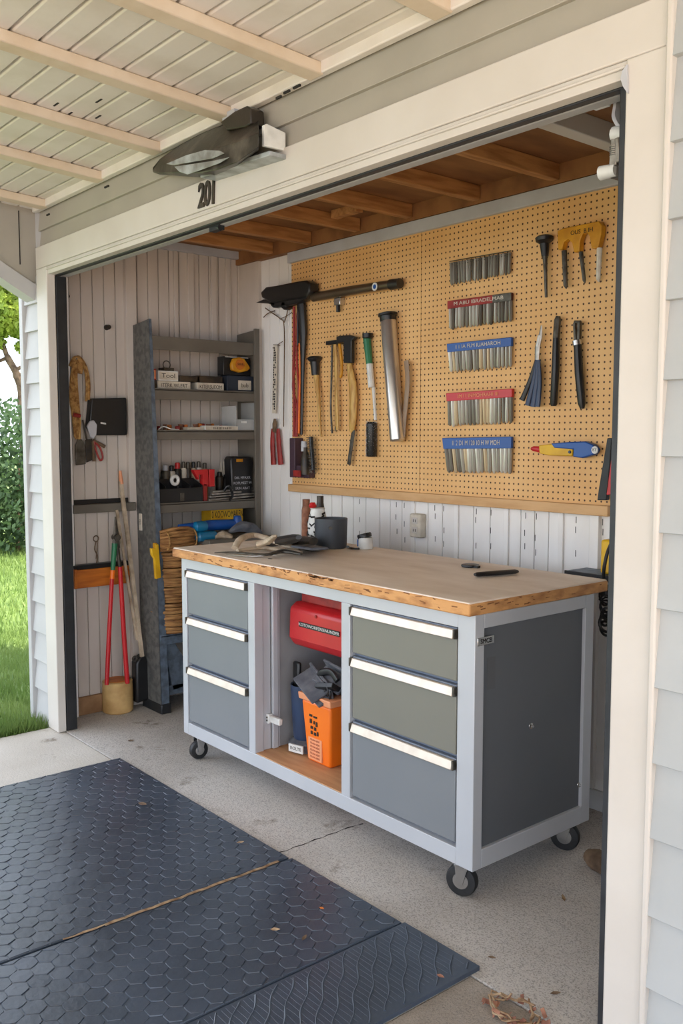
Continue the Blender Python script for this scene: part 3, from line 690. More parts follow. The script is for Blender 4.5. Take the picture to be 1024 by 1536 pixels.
g.tube([T(447, 460), T(447, 518)], .007, 8); g.build('black_leg', m_blk, t)
# small clip below the tube
t = thing('pipe_clip', 'tiny chrome clip with black tip hanging under the long steel tube', 'clip', T(507, 462))
g = G(); g.box(T(503, 450).x, T(512, 450).x, YT-.01, YP, T(507, 458).z, T(507, 447).z); g.build('clip_body', m_chrome, t, bevel=.003)
g = G(); g.tube([T(507, 458), T(507, 468)], .010, 8); g.build('clip_tip', m_blk, t)
# red and orange cables
g = G(); 
g.tube(smoothpts([T(441, 460), T(441, 520), T(440, 560), T(441, 600), T(441, 655)]), .007, 8)
g.tube(smoothpts([T(446, 470), T(445, 540), T(448, 580), T(446, 620), T(445, 655)]), .006, 8)
g.tube(smoothpts([T(443, 550), T(439, 580), T(445, 610), T(443, 655)]), .005, 8)
tag(g.build('red_cable', m_dred), 'bundle of red cables hanging beside the black leg of the long tube tool', 'cable')
g = G(); g.tube(smoothpts([T(449, 515), T(450, 560), T(449, 600), T(448, 650)]), .005, 8)
tag(g.build('orange_cable', m_orange), 'thin orange cable hanging between the red cables and the black leg', 'cable')
# purple holder with bottle, and wire brush
t = thing('bottle_holder', 'dark purple plastic holder at the bottom left corner of the pegboard', 'holder', T(455, 718))
a, b = T(441, 657), T(467, 717)
g = G(); g.box(a.x, T(449, 657).x, YT-.03, YP, b.z, a.z); g.box(a.x, b.x, YT-.02, YP, b.z, b.z+.06); g.build('holder_back', m_pur, t, bevel=.003)
t = thing('glue_bottle', 'dark bottle with grey cap standing in the purple holder', 'bottle', T(458, 712))
g = G(); p = T(458, 712, .02); g.lathe(p, (0, 0, 1), [(0, .024), (.07, .024), (.10, .018), (.115, .012), (.135, .012)], 14); g.build('bottle_body', m_blkbrown, t)
g = G(); p = T(456, 677, .02); g.lathe(p, (0, 0, 1), [(0, .016), (.03, .016), (.05, .014)], 12); g.build('bottle_cap', m_strip, t)
g = G(); g.box(T(451, 700).x, T(462, 700).x, YT-.048, YT-.044, T(451, 714).z, T(451, 705).z); g.build('bottle_label', m_dred, t)
def bristles(g, c0, c1, r, n, l, jit=.5):
    c0, c1 = Vector(c0), Vector(c1); d = (c1-c0).normalized(); u = d.orthogonal().normalized(); w = d.cross(u)
    for i in range(n):
        p = c0.lerp(c1, (i+.5)/n); a = i*2.399+R(-.3, .3); q = u*math.cos(a)+w*math.sin(a)
        g.tube([p+q*r*.6, p+q*(r+l)+d*R(-.006, .006)], [.0016, .0007], 3, cap=False)
t = thing('wire_brush', 'round bristly wire brush hanging against the purple bottle holder', 'brush', T(468, 700))
g = G(); g.tube([T(466, 655, .01), T(470, 705, .01)], .010, 8); g.build('brush_core', m_blk, t)
g = G(); bristles(g, T(465, 655, .01), T(470, 710, .01), .010, 160, .012); b_ = g.build('bristles', m_dsteel, t, smooth=False)
# mallet
t = thing('rubber_mallet', 'small mallet with flared black rubber head and thin brown rod handle', 'mallet', T(472, 600))
g = G(); g.lathe(T(472, 535), T(473, 565)-T(472, 535), [(0, .030), (.008, .038), (.016, .034), (.026, .024), (.09, .019)], 18); g.build('mallet_head', m_blk, t)
g = G(); g.tube([T(474, 562), T(478, 600), T(480, 640), T(482, 655)], [.013, .009, .006, .005], 10); g.build('handle', m_wood, t)
# golden pry pair
t = thing('tongs', 'amber plastic pair of long tongs with black cap, second tool from the mallet', 'tongs', T(505, 580))
g = G(); g.box(T(492, 512).x, T(512, 512).x, YT-.016, YP, T(500, 517).z, T(500, 511).z); g.build('cap', m_blk, t, bevel=.003)
g = G(); g.tube(smoothpts([T(502, 516), T(504, 560), T(505, 610), T(506, 645)]), [.0105]*19, 10, flat=.6); g.build('front_arm', m_wood, t)
g = G(); g.tube(smoothpts([T(509, 516), T(512, 540), T(512, 560), T(510, 566)]), .007, 8); g.build('rear_arm', m_amber, t)
g = G(); g.tube(smoothpts([T(498, 518), T(497, 570), T(496, 610), T(498, 650)]), .005, 8); g.build('metal_rod', m_dsteel, t)
g = G(); g.torus(T(505, 643), (0, 1, 0), .012, .003, 16, 6, 2.6, 6.8); g.build('end_ring', m_dsteel, t)
# chisel / hammer with yellow handle
t = thing('claw_hammer', 'hammer with black head and fat yellow wooden handle ending in a dark blade', 'hammer', T(522, 600))
g = G(); g.prism([T(509, 506), T(513, 504), T(530, 503), T(538, 506), T(532, 512), T(532, 545), T(520, 545), T(520, 514), T(510, 515)], (0, -.022, 0)); g.build('hammer_head', m_blk, t, bevel=.004)
g = G(); g.tube([T(521, 517, .012), T(525, 544, .012)], .008, 8); g.build('teal_sleeve', m_cyan, t)
g = G(); g.tube([T(523, 543), T(525, 556), T(529, 575), T(530, 600), T(529, 630), T(528, 643), T(526, 647)], [.014, .017, .0225, .0235, .0215, .018, .012], 12, flat=.7); g.build('handle', m_wood, t)
g = G(); g.bar(T(530, 645), T(523, 697), .022, .006); g.build('blade', m_dsteel, t, bevel=.002)
# green and silver brush tool
t = thing('cleaning_brush', 'green and silver handled brush with black bristly cylinder end', 'brush', T(555, 600))
g = G(); g.lathe(T(551, 500), T(551, 508)-T(551, 500), [(0, .024), (.02, .024), (.024, .018)], 14); g.build('cap', m_blk, t)
g = G(); g.tube([T(550, 507), T(554, 548)], [.018, .015], 10); g.build('green_sleeve', m_green, t)
g = G(); g.tube([T(554, 546), T(557, 581)], [.0155, .015], 10); g.build('silver_sleeve', m_white, t)
g = G(); g.tube([T(560, 581), T(563, 630)], [.008, .007], 8); g.build('rod', m_white, t)
g = G(); g.lathe(T(557, 685), T(557, 630)-T(557, 685), [(0, .020), (.006, .024), (.15, .024), (.158, .018)], 14); br = g.build('brush_core', m_blk, t)
g = G(); bristles(g, T(557, 632), T(556, 684), .024, 220, .004); g.build('bristles', m_strip, br, smooth=False)
# large aluminium tube
t = thing('aluminium_tube', 'large silver tube with black cap, slightly tilted at the middle of the pegboard', 'tube', T(590, 560))
ax = T(596, 660, .014)-T(582, 478, .014)
g = G(); g.lathe(T(582, 480, .014), ax, [(0, .033), (.004, .035), (ax.length-.008, .033), (ax.length, .026)], 26); g.build('tube_body', mat('polished_aluminium', lin(214, 210, 204), .3, metal=.85, c2=lin(206, 200, 194)), t)
g = G(); g.lathe(T(581, 469, .014), ax, [(0, .030), (.004, .043), (.014, .043), (.016, .037), (.036, .036), (.04, .034)], 24); g.build('tube_cap', m_blk, t)
# curved grey strip
g = G(); pts = smoothpts([T(609, 541), T(611, 565), T(610, 590), T(607, 620), T(604, 655)]); g.tube(pts, [.014]*len(pts), 10, flat=.35)
tag(g.build('plastic_strip', mat('taupe_plastic', lin(150, 126, 104), .5)), 'curved taupe strip hanging to the right of the large silver tube', 'strip')

# ---- on the bare wall left of the pegboard
YW = YB-.030
def Wl(px, py, d=0.0): return X(px, py, YW-d)
t = thing('hand_pincers', 'pincers with faded red handles hanging at the left of the pegboard', 'pincers', Wl(415, 665))
g = G(); g.tube([Wl(412, 628), Wl(412, 636), Wl(411, 648)], [.008, .017, .012], 10, flat=.6); g.build('jaws', m_bark, t)
for a in ((409, 643, 410, 697), (417, 643, 421, 697)):
    g = G(); g.tube(smoothpts([Wl(a[0], a[1]), Wl((a[0]+a[2])/2-1, 665), Wl(a[2], a[3])]), [.011, .012, .013, .014, .015, .016, .016, .017, .017, .017, .018, .018, .018], 10, flat=.6)
    h = g.build('handle', m_dred, t)
t = thing('saw_blade', 'narrow black-and-white patterned saw blade hanging above the red pincers', 'saw blade', Wl(412, 570))
g = G(); g.bar(Wl(413, 518), Wl(411, 620), .030, .004); g.build('blade', m_label, t)
g = G()
for i in range(26):
    for s in (-1, 1):
        if random.random() < .78:
            p = Wl(413, 522).lerp(Wl(411, 617), i/26)+Vector((s*.006+R(-.002, .002), -.003, 0)); g.box(p.x-.004, p.x+.003, p.y-.001, p.y+.002, p.z-.004, p.z+.005)
g.build('pattern', m_ink, t)
g = G()
g.tube(smoothpts([Wl(425, 640), Wl(426, 560), Wl(426, 490), Wl(420, 478), Wl(406, 468), Wl(398, 462)]), .003, 6)
g.tube(smoothpts([Wl(395, 476), Wl(402, 470), Wl(412, 466)]), .0025, 6); g.tube(smoothpts([Wl(426, 484), Wl(430, 472), Wl(431, 462)]), .003, 6)
g.tube([Wl(421, 478), Wl(430, 474), Wl(438, 468)], .002, 5); g.tube([Wl(410, 517), Wl(420, 518)], .002, 5); g.tube([Wl(409, 522), Wl(424, 512)], .002, 5)
tag(g.build('bent_wire', m_bark), 'bent brown wire with twiggy forked top on the wall beside the pegboard', 'wire')

# ================================================================== DRILL BIT SETS
def bitset(c, mcap, mcap2, nb, label, words, capfrac, m_bits, jit=.0025):
    """c: four corner pixels tl, tr, br, bl"""
    tl, tr, br, bl = [X(px, py, YP-.008) for px, py in c]
    t = thing('drill_bit_set', label, 'drill bits', (tl+tr+br+bl)/4, 'drill bit sets in the column on the right pegboard')
    L0 = tl.lerp(bl, capfrac); R0 = tr.lerp(br, capfrac)
    if mcap:
        g = G(); g.prism([tl, tr, R0, L0], (0, -.014, 0)); cp = g.build('holder_strip', mcap, t, bevel=.002)
        if mcap2:
            a, b = .72, 1.0
            g = G(); g.prism([tl.lerp(tr, a)+Vector((0, -.0005, 0)), tr+Vector((0, -.0005, 0)), R0+Vector((0, -.0005, 0)), L0.lerp(R0, a)+Vector((0, -.0005, 0))], (0, -.0145, 0)); g.build('strip_end', mcap2, cp, bevel=.002)
        mid = (tl+tr+R0+L0)/4+Vector((0, -.0155, 0)); r_ = (tr-tl); h = (tl-L0).length
        if words: text(words, 'lettering', m_label if mcap is not m_red else m_peach, mid, r_, (0, 0, 1), h*.62, cp, .0006, font_w=r_.length*.85/(h*.62*len(words)*.62))
    else:
        g = G()
        for k in (0.04, .12, .2): g.tube([tl.lerp(bl, k)+Vector((0, -.008, 0)), tr.lerp(br, k)+Vector((0, -.008, 0))], .0018, 6)
        g.build('wire_rack', m_dsteel, t)
        L0 = tl.lerp(bl, .1); R0 = tr.lerp(br, .1)
    for i in range(nb):
        u = (i+.5)/nb; a = L0.lerp(R0, u); b = bl.lerp(br, u+R(-jit, jit)*4); b = a.lerp(b, R(.93, 1.0))
        w = (tr-tl).length/nb; r = w*R(.34, .5)
        g = G(); g.tube([a+Vector((0, -.006, 0)), b.lerp(a, .1)+Vector((0, -.006, 0)), b+Vector((0, -.006, 0))], [r, r, r*.4], 7)
        o = g.build('drill_bit', random.choice(m_bits), t)
bits_d = [mat('grey_bit_steel', lin(128, 122, 112), .4, metal=.35), mat('dull_bit_steel', lin(92, 84, 74), .45, metal=.3), mat('pale_bit_steel', lin(176, 170, 160), .35, metal=.35)]
bits_l = [mat('bright_bit_steel', lin(214, 210, 200), .35, metal=.35), bits_d[2], bits_d[2], bits_d[0], mat('brass_steel', lin(206, 184, 150), .4, metal=.3)]
bitset(((676, 391), (768, 375), (767, 413), (677, 429)), None, None, 22, 'topmost drill bit set, bare dark bits on a wire rack', None, .1, bits_d)
bitset(((674, 452), (770, 439), (769, 484), (674, 496)), m_dred, m_dsteel, 18, 'drill bit set with dark red strip turning grey-brown at its right end', 'M ABU IBRADELMAB', .27, bits_d)
bitset(((673, 516), (770, 506), (769, 552), (676, 560)), m_blue, None, 18, 'drill bit set with dark blue strip, middle one of the column', 'I 1 IA FLM IUAHAROH', .29, bits_l)
bitset(((672, 590), (771, 583), (770, 636), (674, 641)), m_red, None, 18, 'drill bit set with bright red strip above the lowest blue one', 'IM I I INMOHRAHI III', .24, bits_l)
bitset(((666, 657), (770, 655), (769, 711), (672, 710)), m_blue, None, 17, 'lowest drill bit set with wide blue double strip', 'I1 2 D1 M 120 10 H W MOH', .31, bits_l)
g = G()

# ================================================================== TOOLS ON THE RIGHT PANEL
t = thing('nail_punch', 'black-headed punch with long tapering grey shank at the top right of the pegboard', 'punch', T(817, 400))
g = G(); g.lathe(T(816, 354), T(817, 384)-T(816, 354), [(0, .026), (.006, .034), (.018, .032), (.028, .018), (.075, .013)], 16); g.build('punch_head', m_blk, t)
g = G(); g.tube([T(817, 380), T(818, 410), T(819, 446)], [.010, .007, .0055], 10); g.build('shank', m_dsteel, t)
t = thing('bit_holder', 'amber plastic three-legged holder with steel ends at the top right corner of the pegboard', 'holder', T(875, 380))
outl = [(842, 348), (850, 344), (880, 338), (904, 333), (909, 340), (908, 352), (903, 374), (893, 374), (890, 356), (886, 350), (880, 352), (876, 362), (875, 378), (867, 380), (864, 366), (858, 360), (852, 364), (849, 376), (843, 376)]
g = G(); g.prism([X(px, py, YP-.006) for px, py in outl], (0, -.026, 0)); hb = g.build('holder_body', m_amber, t, bevel=.003)
text('OUS  B IH', 'lettering', m_ink, X(872, 347, YP-.033), X(900, 341, YP-.033)-X(850, 350, YP-.033), (0, 0, 1), .022, hb, .0006)
for a, b, r, mm in (((846, 376), (848, 428), .010, m_dsteel), ((871, 378), (876, 420), .008, m_dsteel), ((899, 372), (897, 418), .010, m_label)):
    g = G(); g.tube([T(*a), T(*b)], [r, r*.8], 9); g.tube([T(*b), T(b[0]+1, b[1]+5)], [r*.8, r*.2], 9); g.build('steel_end', mm, t)
t = thing('garden_shears', 'small shears with steel blade and four splayed blue grips', 'shears', T(800, 550))
g = G(); g.tube([T(812, 488), T(810, 505), T(806, 520), T(805, 540)], [.003, .009, .012, .010], 10, flat=.5); g.build('blades', m_steel, t)
g = G(); g.tube([T(809, 503), T(806, 520)], .007, 8); g.build('pivot_sleeve', m_white, t)
for i, pts in enumerate((((804, 540), (795, 570), (783, 600)), ((805, 540), (799, 575), (791, 608)), ((806, 540), (804, 575), (799, 610)), ((808, 540), (809, 575), (806, 610)))):
    g = G(); q = smoothpts([T(*p, .004*i) for p in pts]); n_ = len(q); g.tube(q, [.006+.006*k/n_ for k in range(n_)], 9, flat=.8); h = g.build('grip', m_navy if i else m_blk, t)
t = thing('long_file', 'straight file with dark steel tip and long black handle, left of the ringed one', 'file', T(833, 540))
g = G(); g.tube([T(837, 474), T(836, 480), T(834, 507)], [.008, .013, .013], 9); g.build('tip', m_dsteel, t)
g = G(); g.tube([T(834, 507), T(833, 550), T(830, 606), T(830, 609)], [.013, .015, .014, .010], 10); g.build('handle', m_blk, t)
t = thing('utility_pliers', 'closed pliers with long black handle and silver ring, rightmost of the upright tools', 'pliers', T(866, 545))
g = G(); g.bar(T(862, 484), T(863, 512), .010, .012); g.bar(T(869, 483), T(868, 512), .012, .014); g.tube([T(861, 483), T(871, 483)], .006, 8); g.build('jaws', m_dsteel, t, bevel=.002)
g = G(); g.tube([T(865, 511), T(866, 518)], .017, 12); g.build('ring', m_chrome, t)
g = G(); g.tube([T(866, 517), T(868, 560), T(872, 605), T(873, 613)], [.015, .016, .0145, .008], 10); g.build('handle', m_blk, t)
# red / yellow / blue knife
t = thing('utility_knife', 'red, yellow and blue plastic utility tool lying level low on the right pegboard', 'knife', T(848, 675))
g = G(); g.tube([T(796, 673), T(800, 673), T(816, 675)], [.004, .010, .014], 10, flat=.6); g.build('red_tip', m_red, t)
g = G(); g.prism([X(px, py, YP-.004) for px, py in ((815, 668), (834, 666), (866, 674), (865, 684), (830, 683), (816, 680))], (0, -.03, 0)); g.build('yellow_body', m_yel, t, bevel=.003)
g = G(); g.prism([X(px, py, YP-.006) for px, py in ((833, 665), (860, 663), (884, 662), (896, 667), (901, 674), (897, 682), (880, 687), (866, 685), (867, 674), (838, 672))], (0, -.03, 0)); bb = g.build('blue_body', m_blue, t, bevel=.004)
g = G(); a = T(892, 675, .014); g.lathe(a, (0, -1, 0), [(0, .014), (.003, .013)], 14); lb = g.build('white_badge', m_white, bb)
text('BT', 'lettering', m_ink, a+Vector((0, -.0035, 0)), (1, 0, 0), (0, 0, 1), .015, lb, .0005)
g = G(); g.lathe(T(854, 678, .012), (0, -1, 0), [(0, .006), (.003, .005)], 12); g.build('screw', m_navy, t)
# black and red thing at the right edge
t = thing('tapered_tool', 'black tapered tool with red inner strip hanging at the lower right end of the pegboard', 'tool', T(910, 705))
g = G(); g.prism([T(915, 657), T(922, 657), T(914, 750), T(900, 750), T(902, 735)], (0, -.02, 0)); g.build('black_blade', m_rubber, t, bevel=.003)
g = G(); g.prism([T(918, 690, .02), T(923, 680, .02), T(920, 742, .02), T(911, 742, .02)], (0, -.008, 0)); g.build('red_strip', m_red, t, bevel=.002)

# power outlet
c = X(629, 788, YB-.019)
t = thing('power_outlet', 'cream wall outlet box on the white boards above the bench', 'outlet', (c.x, YB-.01, c.z-.05))
g = G(); g.box(c.x-.034, c.x+.034, YB-.048, YB-.010, c.z-.052, c.z+.052); g.build('cover_plate', m_label, t, bevel=.006)
for dz in (-.02, .022):
    g = G(); g.box(c.x-.016, c.x+.016, YB-.051, YB-.047, c.z+dz-.014, c.z+dz+.014); s_ = g.build('socket', m_cream, t, bevel=.003)
    g = G(); g.box(c.x-.008, c.x-.005, YB-.052, YB-.0505, c.z+dz-.006, c.z+dz+.006); g.box(c.x+.005, c.x+.008, YB-.052, YB-.0505, c.z+dz-.006, c.z+dz+.006); g.build('slot', m_ink, s_)

# ================================================================== SHELF UNIT
SX0, SX1 = XL+.004, -4.05
sh = thing('shelf_unit', 'tall grey ladder-style metal shelf unit against the left garage wall', 'shelf unit', (-4.13, 2.5, 0))
def upright(y, lean, front):
    """broad plate facing the door, narrow flange on the shelf side"""
    g = G()
    bt = [(-4.175, y+.0), (-3.985, y+.0)]; tp = [(SX0, y), (SX1-.005, y)]
    zt_ = 1.932
    b0, b1, t0, t1 = Vector((bt[0][0], y, .03)), Vector((bt[1][0], y, .03)), Vector((tp[0][0], y, zt_-.01)), Vector((tp[1][0], y, zt_+.012))
    g.prism([b0, b1, t1, t0], (0, .006, 0))
    return g, b1, t1
g = G(); g.prism([(-4.185, 2.168, .03), (-3.992, 2.168, .03), (-4.052, 2.168, 1.945), (-4.243, 2.168, 1.925)], (0, .005, 0)); g.build('upright_plate', m_galv, sh, bevel=.002)
g = G(); g.prism([(-3.992, 2.168, .03), (-3.992, 2.215, .03), (-4.052, 2.182, 1.945), (-4.052, 2.168, 1.945)], (-.006, 0, 0)); fl_ = g.build('front_flange', m_galvb, sh, bevel=.002)
g = G(); g.box(-4.185, -3.984, 2.164, 2.22, .0, .05); g.build('rubber_foot', m_rubber, sh, bevel=.006)
g = G(); g.prism([(SX0, 2.800, .0), (-4.03, 2.800, .0), (-4.04, 2.800, 1.94), (SX0, 2.800, 1.925)], (0, .006, 0)); g.box(-4.05, -4.038, 2.775, 2.806, 0, 1.94); g.build('upright_plate', m_shelf, sh, bevel=.002)
def shelf(z, lip, x1=SX1+.002, name='shelf_board', m=m_shelf, y1=2.80):
    g = G(); g.box(SX0, x1, 2.174, y1, z-.012, z-.004); g.box(x1-.01, x1, 2.174, y1, z-lip, z); return g.build(name, m, sh, bevel=.002)
g = G(); g.box(-4.06, -4.05, 2.174, 2.80, 1.80, 1.865); g.build('top_rail', m_shelf, sh, bevel=.002)
g = G(); g.box(SX0, -4.05, 2.66, 2.80, 1.865, 1.93); g.build('top_side_plate', m_shelf, sh, bevel=.002) if False else None
shelf(1.612, .055); shelf(1.409, .050); shelf(1.046, .050)
shelf(.395, .05, -4.0, 'lower_board', m_galvb)
g = G(); g.prism([(-4.02, 2.20, .35), (-4.02, 2.26, .35), (-4.02, 2.40, .12), (-4.02, 2.25, .10)], (-.03, 0, 0)); g.build('brace', m_galvb, sh, bevel=.003)
g = G(); g.box(SX0, -4.02, 2.22, 2.80, .08, .13); g.build('bottom_rail', m_galvb, sh, bevel=.003)
c = P(211, 783, 'y', 2.166)
g = G(); g.box(c.x-.012, c.x+.012, 2.162, 2.168, c.z-.042, c.z+.042); pl_ = g.build('paper_tag', m_label, sh); pl_['label'] = 'white paper tag'
text('ISC', 'tag_text', m_ink, (c.x, 2.1615, c.z), (0, 0, -1), (1, 0, 0), .02, pl_, .0004)

def SP(px, py, x=-4.10): return P(px, py, 'x', x)
def ybox(px0, px1, z0, z1, xf, d):
    y0 = SP(px0, 600, xf).y; y1 = SP(px1, 600, xf).y
    g = G(); g.box(xf-d, xf, y0, y1, z0, z1); return g, y0, y1
GY = 'small boxes on the upper shelf'
def carton(px0, px1, z0, h, d, m, label, txt=None, xf=-4.085, grp=GY, cat='box', name='carton', tm=None, lm=None):
    g, y0, y1 = ybox(px0, px1, z0, z0+h, xf, d)
    t = thing(name, label, cat, (xf-d/2, (y0+y1)/2, z0), grp); g.build('box_body', m, t, bevel=.002)
    if txt:
        g = G(); g.box(xf, xf+.001, y0+.004, y1-.004, z0+h*.12, z0+h*.88); lb = g.build('label_panel', lm or m_label, t)
        sz = h*.62; text(txt, 'label_text', tm or m_ink, (xf+.0015, (y0+y1)/2, z0+h/2), (0, 1, 0), (0, 0, 1), sz, lb, .0004, font_w=(y1-y0)*.86/(len(txt)*sz*.6))
    return t
Zs = 1.608
carton(226, 236, Zs, .045, .12, m_dsteel, 'small dark tin at the left end of the upper shelf')
carton(237, 286, Zs, .042, .10, m_label, 'low white carton with dark lettering under the small cream box', 'ITERK WLERT')
carton(225, 235, Zs+.045, .055, .10, m_dred, 'reddish carton with stripes on the dark tin', 'IIII', lm=m_peach)
carton(238, 268, Zs+.043, .050, .08, m_white, 'small cream box marked with scribbled writing, on the lettered carton', 'Tool')
carton(270, 300, Zs+.043, .030, .10, m_blkbrown, 'flat dark tray stacked between the cream box and the other carton')
carton(296, 336, Zs, .042, .10, m_label, 'low white lettered carton beside the navy box', 'KITERSUEOM')
carton(296, 334, Zs+.042, .035, .11, m_blkbrown, 'dark flat box on the right-hand lettered carton')
g = G(); p = SP(250, 556, -4.12); g.torus((-4.12, p.y, Zs+.125), (1, 0, 0), .020, .003, 20, 6); g.box(-4.16, -4.10, p.y-.025, p.y+.03, Zs+.093, Zs+.11); tag(g.build('ring_pull_lid', m_dsteel), 'dark lid with a wire ring on top of the small cream box', 'lid')
carton(341, 380, Zs, .085, .13, m_dnavy, 'navy box with white label at the right end of the upper shelf', None)
t = bpy.data.objects['carton.006'] if 'carton.006' in bpy.data.objects else None
y0, y1 = SP(357, 570, -4.085).y, SP(376, 570, -4.085).y
nb = [o for o in COL.objects if o.get('label', '').startswith('navy box')][0]
g = G(); g.box(-4.085, -4.083, y0, y1, Zs+.012, Zs+.062); lb = g.build('label_panel', m_label, nb)
text('bub', 'label_text', m_ink, (-4.0825, (y0+y1)/2, Zs+.036), (0, 1, 0), (0, 0, 1), .032, lb, .0004)
# tape measure pack
yc = SP(357, 542, -4.09).y
t = thing('tape_measure_pack', 'dark pack with a yellow tape measure standing on the navy box', 'tape measure', (-4.11, yc, Zs+.087))
g = G(); g.box(-4.16, -4.10, yc-.085, yc+.085, Zs+.087, Zs+.185); g.build('pack_card', m_blk, t, bevel=.003)
g = G(); g.box(-4.10, -4.0985, yc-.075, yc+.07, Zs+.180, Zs+.184); g.build('pack_edge', m_white, t)
g = G(); o_ = [(-.045, -.03), (-.05, .0), (-.035, .032), (0, .04), (.03, .034), (.055, .005), (.07, -.015), (.05, -.03), (0, -.04)]
g.prism([(-4.10, yc+a, Zs+.142+b) for a, b in o_], (.026, 0, 0)); tp_ = g.build('tape_case', m_amber, t, bevel=.006)
g = G(); g.lathe((-4.074, yc+.002, Zs+.144), (1, 0, 0), [(0, .028), (.003, .027)], 20); dd = g.build('tape_disc', m_orangew, tp_)
text('ShUE', 'lettering', m_ink, (-4.0705, yc+.002, Zs+.146), (0, 1, 0), (0, 0, 1), .018, dd, .0005)

# third shelf: small parts
Z3 = 1.405
carton(281, 305, Z3, .018, .05, m_label, 'flat white packet among the small parts on the third shelf', None, -4.07, 'small parts on the third shelf', 'packet', 'packet')
carton(307, 357, Z3, .026, .05, m_white, 'long white strip of packets at the right on the third shelf', 'IHIFIHII', -4.06, 'small parts on the third shelf', 'packet', 'packet')
for i in range(18):
    px = 230+i*7.0+R(-1.5, 1.5); y = SP(px, 635, -4.12).y; xx = R(-4.17, -4.11); r = R(.008, .013); h = R(.018, .038)
    kind = i % 3; mm = (m_leafdry, m_orangew, m_dred)[kind]
    if kind: g = G(); g.lathe((xx, y, Z3), (0, 0, 1), [(0, r*.9), (.002, r), (h-.003, r), (h, r*.7)], 12)
    else: g = G(); g.lathe((xx, y, Z3), (0, 0, 1), [(0, r*1.2), (h*.5, r*.7), (h, r*1.2)], 10)
    tag(g.build('parts_pot' if kind else 'wire_spool', mm), ('tiny rust-coloured wire spool' if kind == 0 else 'tiny amber pot of screws' if kind == 1 else 'tiny dull red pot of screws')+' in the row on the third shelf', 'spool' if kind == 0 else 'pot', 'rusty pots and spools on the third shelf')
g = G(); g.tube(smoothpts([(-4.06, SP(232, 640).y, Z3+.006), (-4.065, SP(240, 640).y, Z3+.02), (-4.055, SP(250, 640).y, Z3+.008), (-4.06, SP(262, 640).y, Z3+.005)]), .003, 6); tag(g.build('white_string', m_white), 'short white string lying at the left front of the third shelf', 'string')
# clear bin
t = thing('clear_bin', 'grey translucent plastic bin at the right end of the third shelf', 'bin', (-4.12, 2.72, Z3))
g = G(); y0, y1 = SP(354, 620, -4.06).y, 2.797
for (a, b, c_, d, e, f_) in ((-4.2, -4.06, y0, y0+.003, 0, .13), (-4.2, -4.06, y1-.004, y1-.001, 0, .15), (-4.063, -4.06, y0, y1, 0, .06), (-4.2, -4.06, y0, y1, 0, .003)): g.box(a, b, c_, d, Z3+e, Z3+f_)
bb = g.build('bin_shell', m_clear, t); g = G(); g.box(-4.06, -4.058, y0+.03, y0+.065, Z3+.04, Z3+.052); g.build('sticker', m_white, t)

# fourth shelf
Z4 = 1.042
# black compartment bin
t = thing('compartment_bin', 'black open parts bin with compartments at the left of the fourth shelf', 'bin', (-4.1, 2.3, Z4))
y0, y1 = SP(229, 740, -4.06).y, SP(304, 735, -4.06).y
g = G()
g.box(-4.15, -4.06, y0, y1, Z4, Z4+.006); g.box(-4.064, -4.06, y0, y1, Z4, Z4+.075); g.box(-4.15, -4.146, y0, y1, Z4, Z4+.12)
for k in range(5):
    y = y0+(y1-y0-.004)*k/4; g.prism([(-4.15, y, Z4), (-4.06, y, Z4), (-4.06, y, Z4+.085), (-4.15, y, Z4+.12)], (0, .004, 0))
g.build('bin_body', m_blk, t, bevel=.002)
g = G(); g.box(-4.060, -4.0585, SP(264, 740).y, SP(270, 740).y, Z4+.01, Z4+.05); g.build('bin_label', m_dsteel, t)
g = G(); g.torus((-4.075, SP(263, 717, -4.07).y, Z4+.115), (1, .1, 0), .020, .009, 24, 8); tag(g.build('tape_roll', m_white), 'white ring of tape standing on the black parts bin', 'tape roll')
def can(px, z0, r, h, m, label, x=-4.19, name='spray_can', cat='can', cap=m_blk, capm=None, grp='cans and bottles on the fourth shelf'):
    y = SP(px, 700, x).y; t = thing(name, label, cat, (x, y, z0), grp)
    g = G(); g.lathe((x, y, z0), (0, 0, 1), [(0, r*.95), (.003, r), (h*.8, r), (h*.84, r*.8)], 14); g.build('can_body', m, t)
    g = G(); g.lathe((x, y, z0+h*.84), (0, 0, 1), [(0, r*.6), (h*.14, r*.6), (h*.16, r*.4)], 12); g.build('can_cap', cap, t)
can(248, Z4, .025, .19, m_dsteel, 'dark patterned spray can, leftmost behind the black parts bin', cap=m_strip)
can(257, Z4, .020, .185, m_label, 'pale patterned spray can beside the leftmost can', cap=m_blk)
can(266, Z4, .022, .20, m_blk, 'black can with a red cap', cap=m_red)
cans = (('cream', m_label, 275), ('dark brown', m_blkbrown, 282), ('beige', m_drift, 290), ('ivory', m_cream, 298), ('tan', m_stump, 307))
pos = ('leftmost', 'second', 'middle', 'fourth', 'rightmost')
for (cn, mm, px), w_ in zip(cans, pos):
    can(px, Z4, .0165, .20+R(-.005, .005), mm, '%s slim bottle, %s of the five in the row behind the red clamp' % (cn, w_), cap=m_dsteel if cn != 'beige' else m_blk, name='slim_bottle', cat='bottle')
can(329, Z4, .022, .145, m_blkbrown, 'short dark brown bottle right of the red clamp', name='dark_bottle', cat='bottle')
can(338, Z4, .018, .13, m_blk, 'short black bottle next to the black drill case', name='dark_bottle', cat='bottle')
for i, px in enumerate((333, 337)):
    y = SP(px, 690, -4.2).y; g = G(); g.lathe((-4.21, y, Z4), (0, 0, 1), [(0, .01), (.15, .01), (.20, .002)], 10); tag(g.build('glue_nozzle', m_label), 'pale pointed glue nozzle, %s of the two behind the dark bottles' % ('left' if i == 0 else 'right'), 'nozzle', 'glue nozzles')
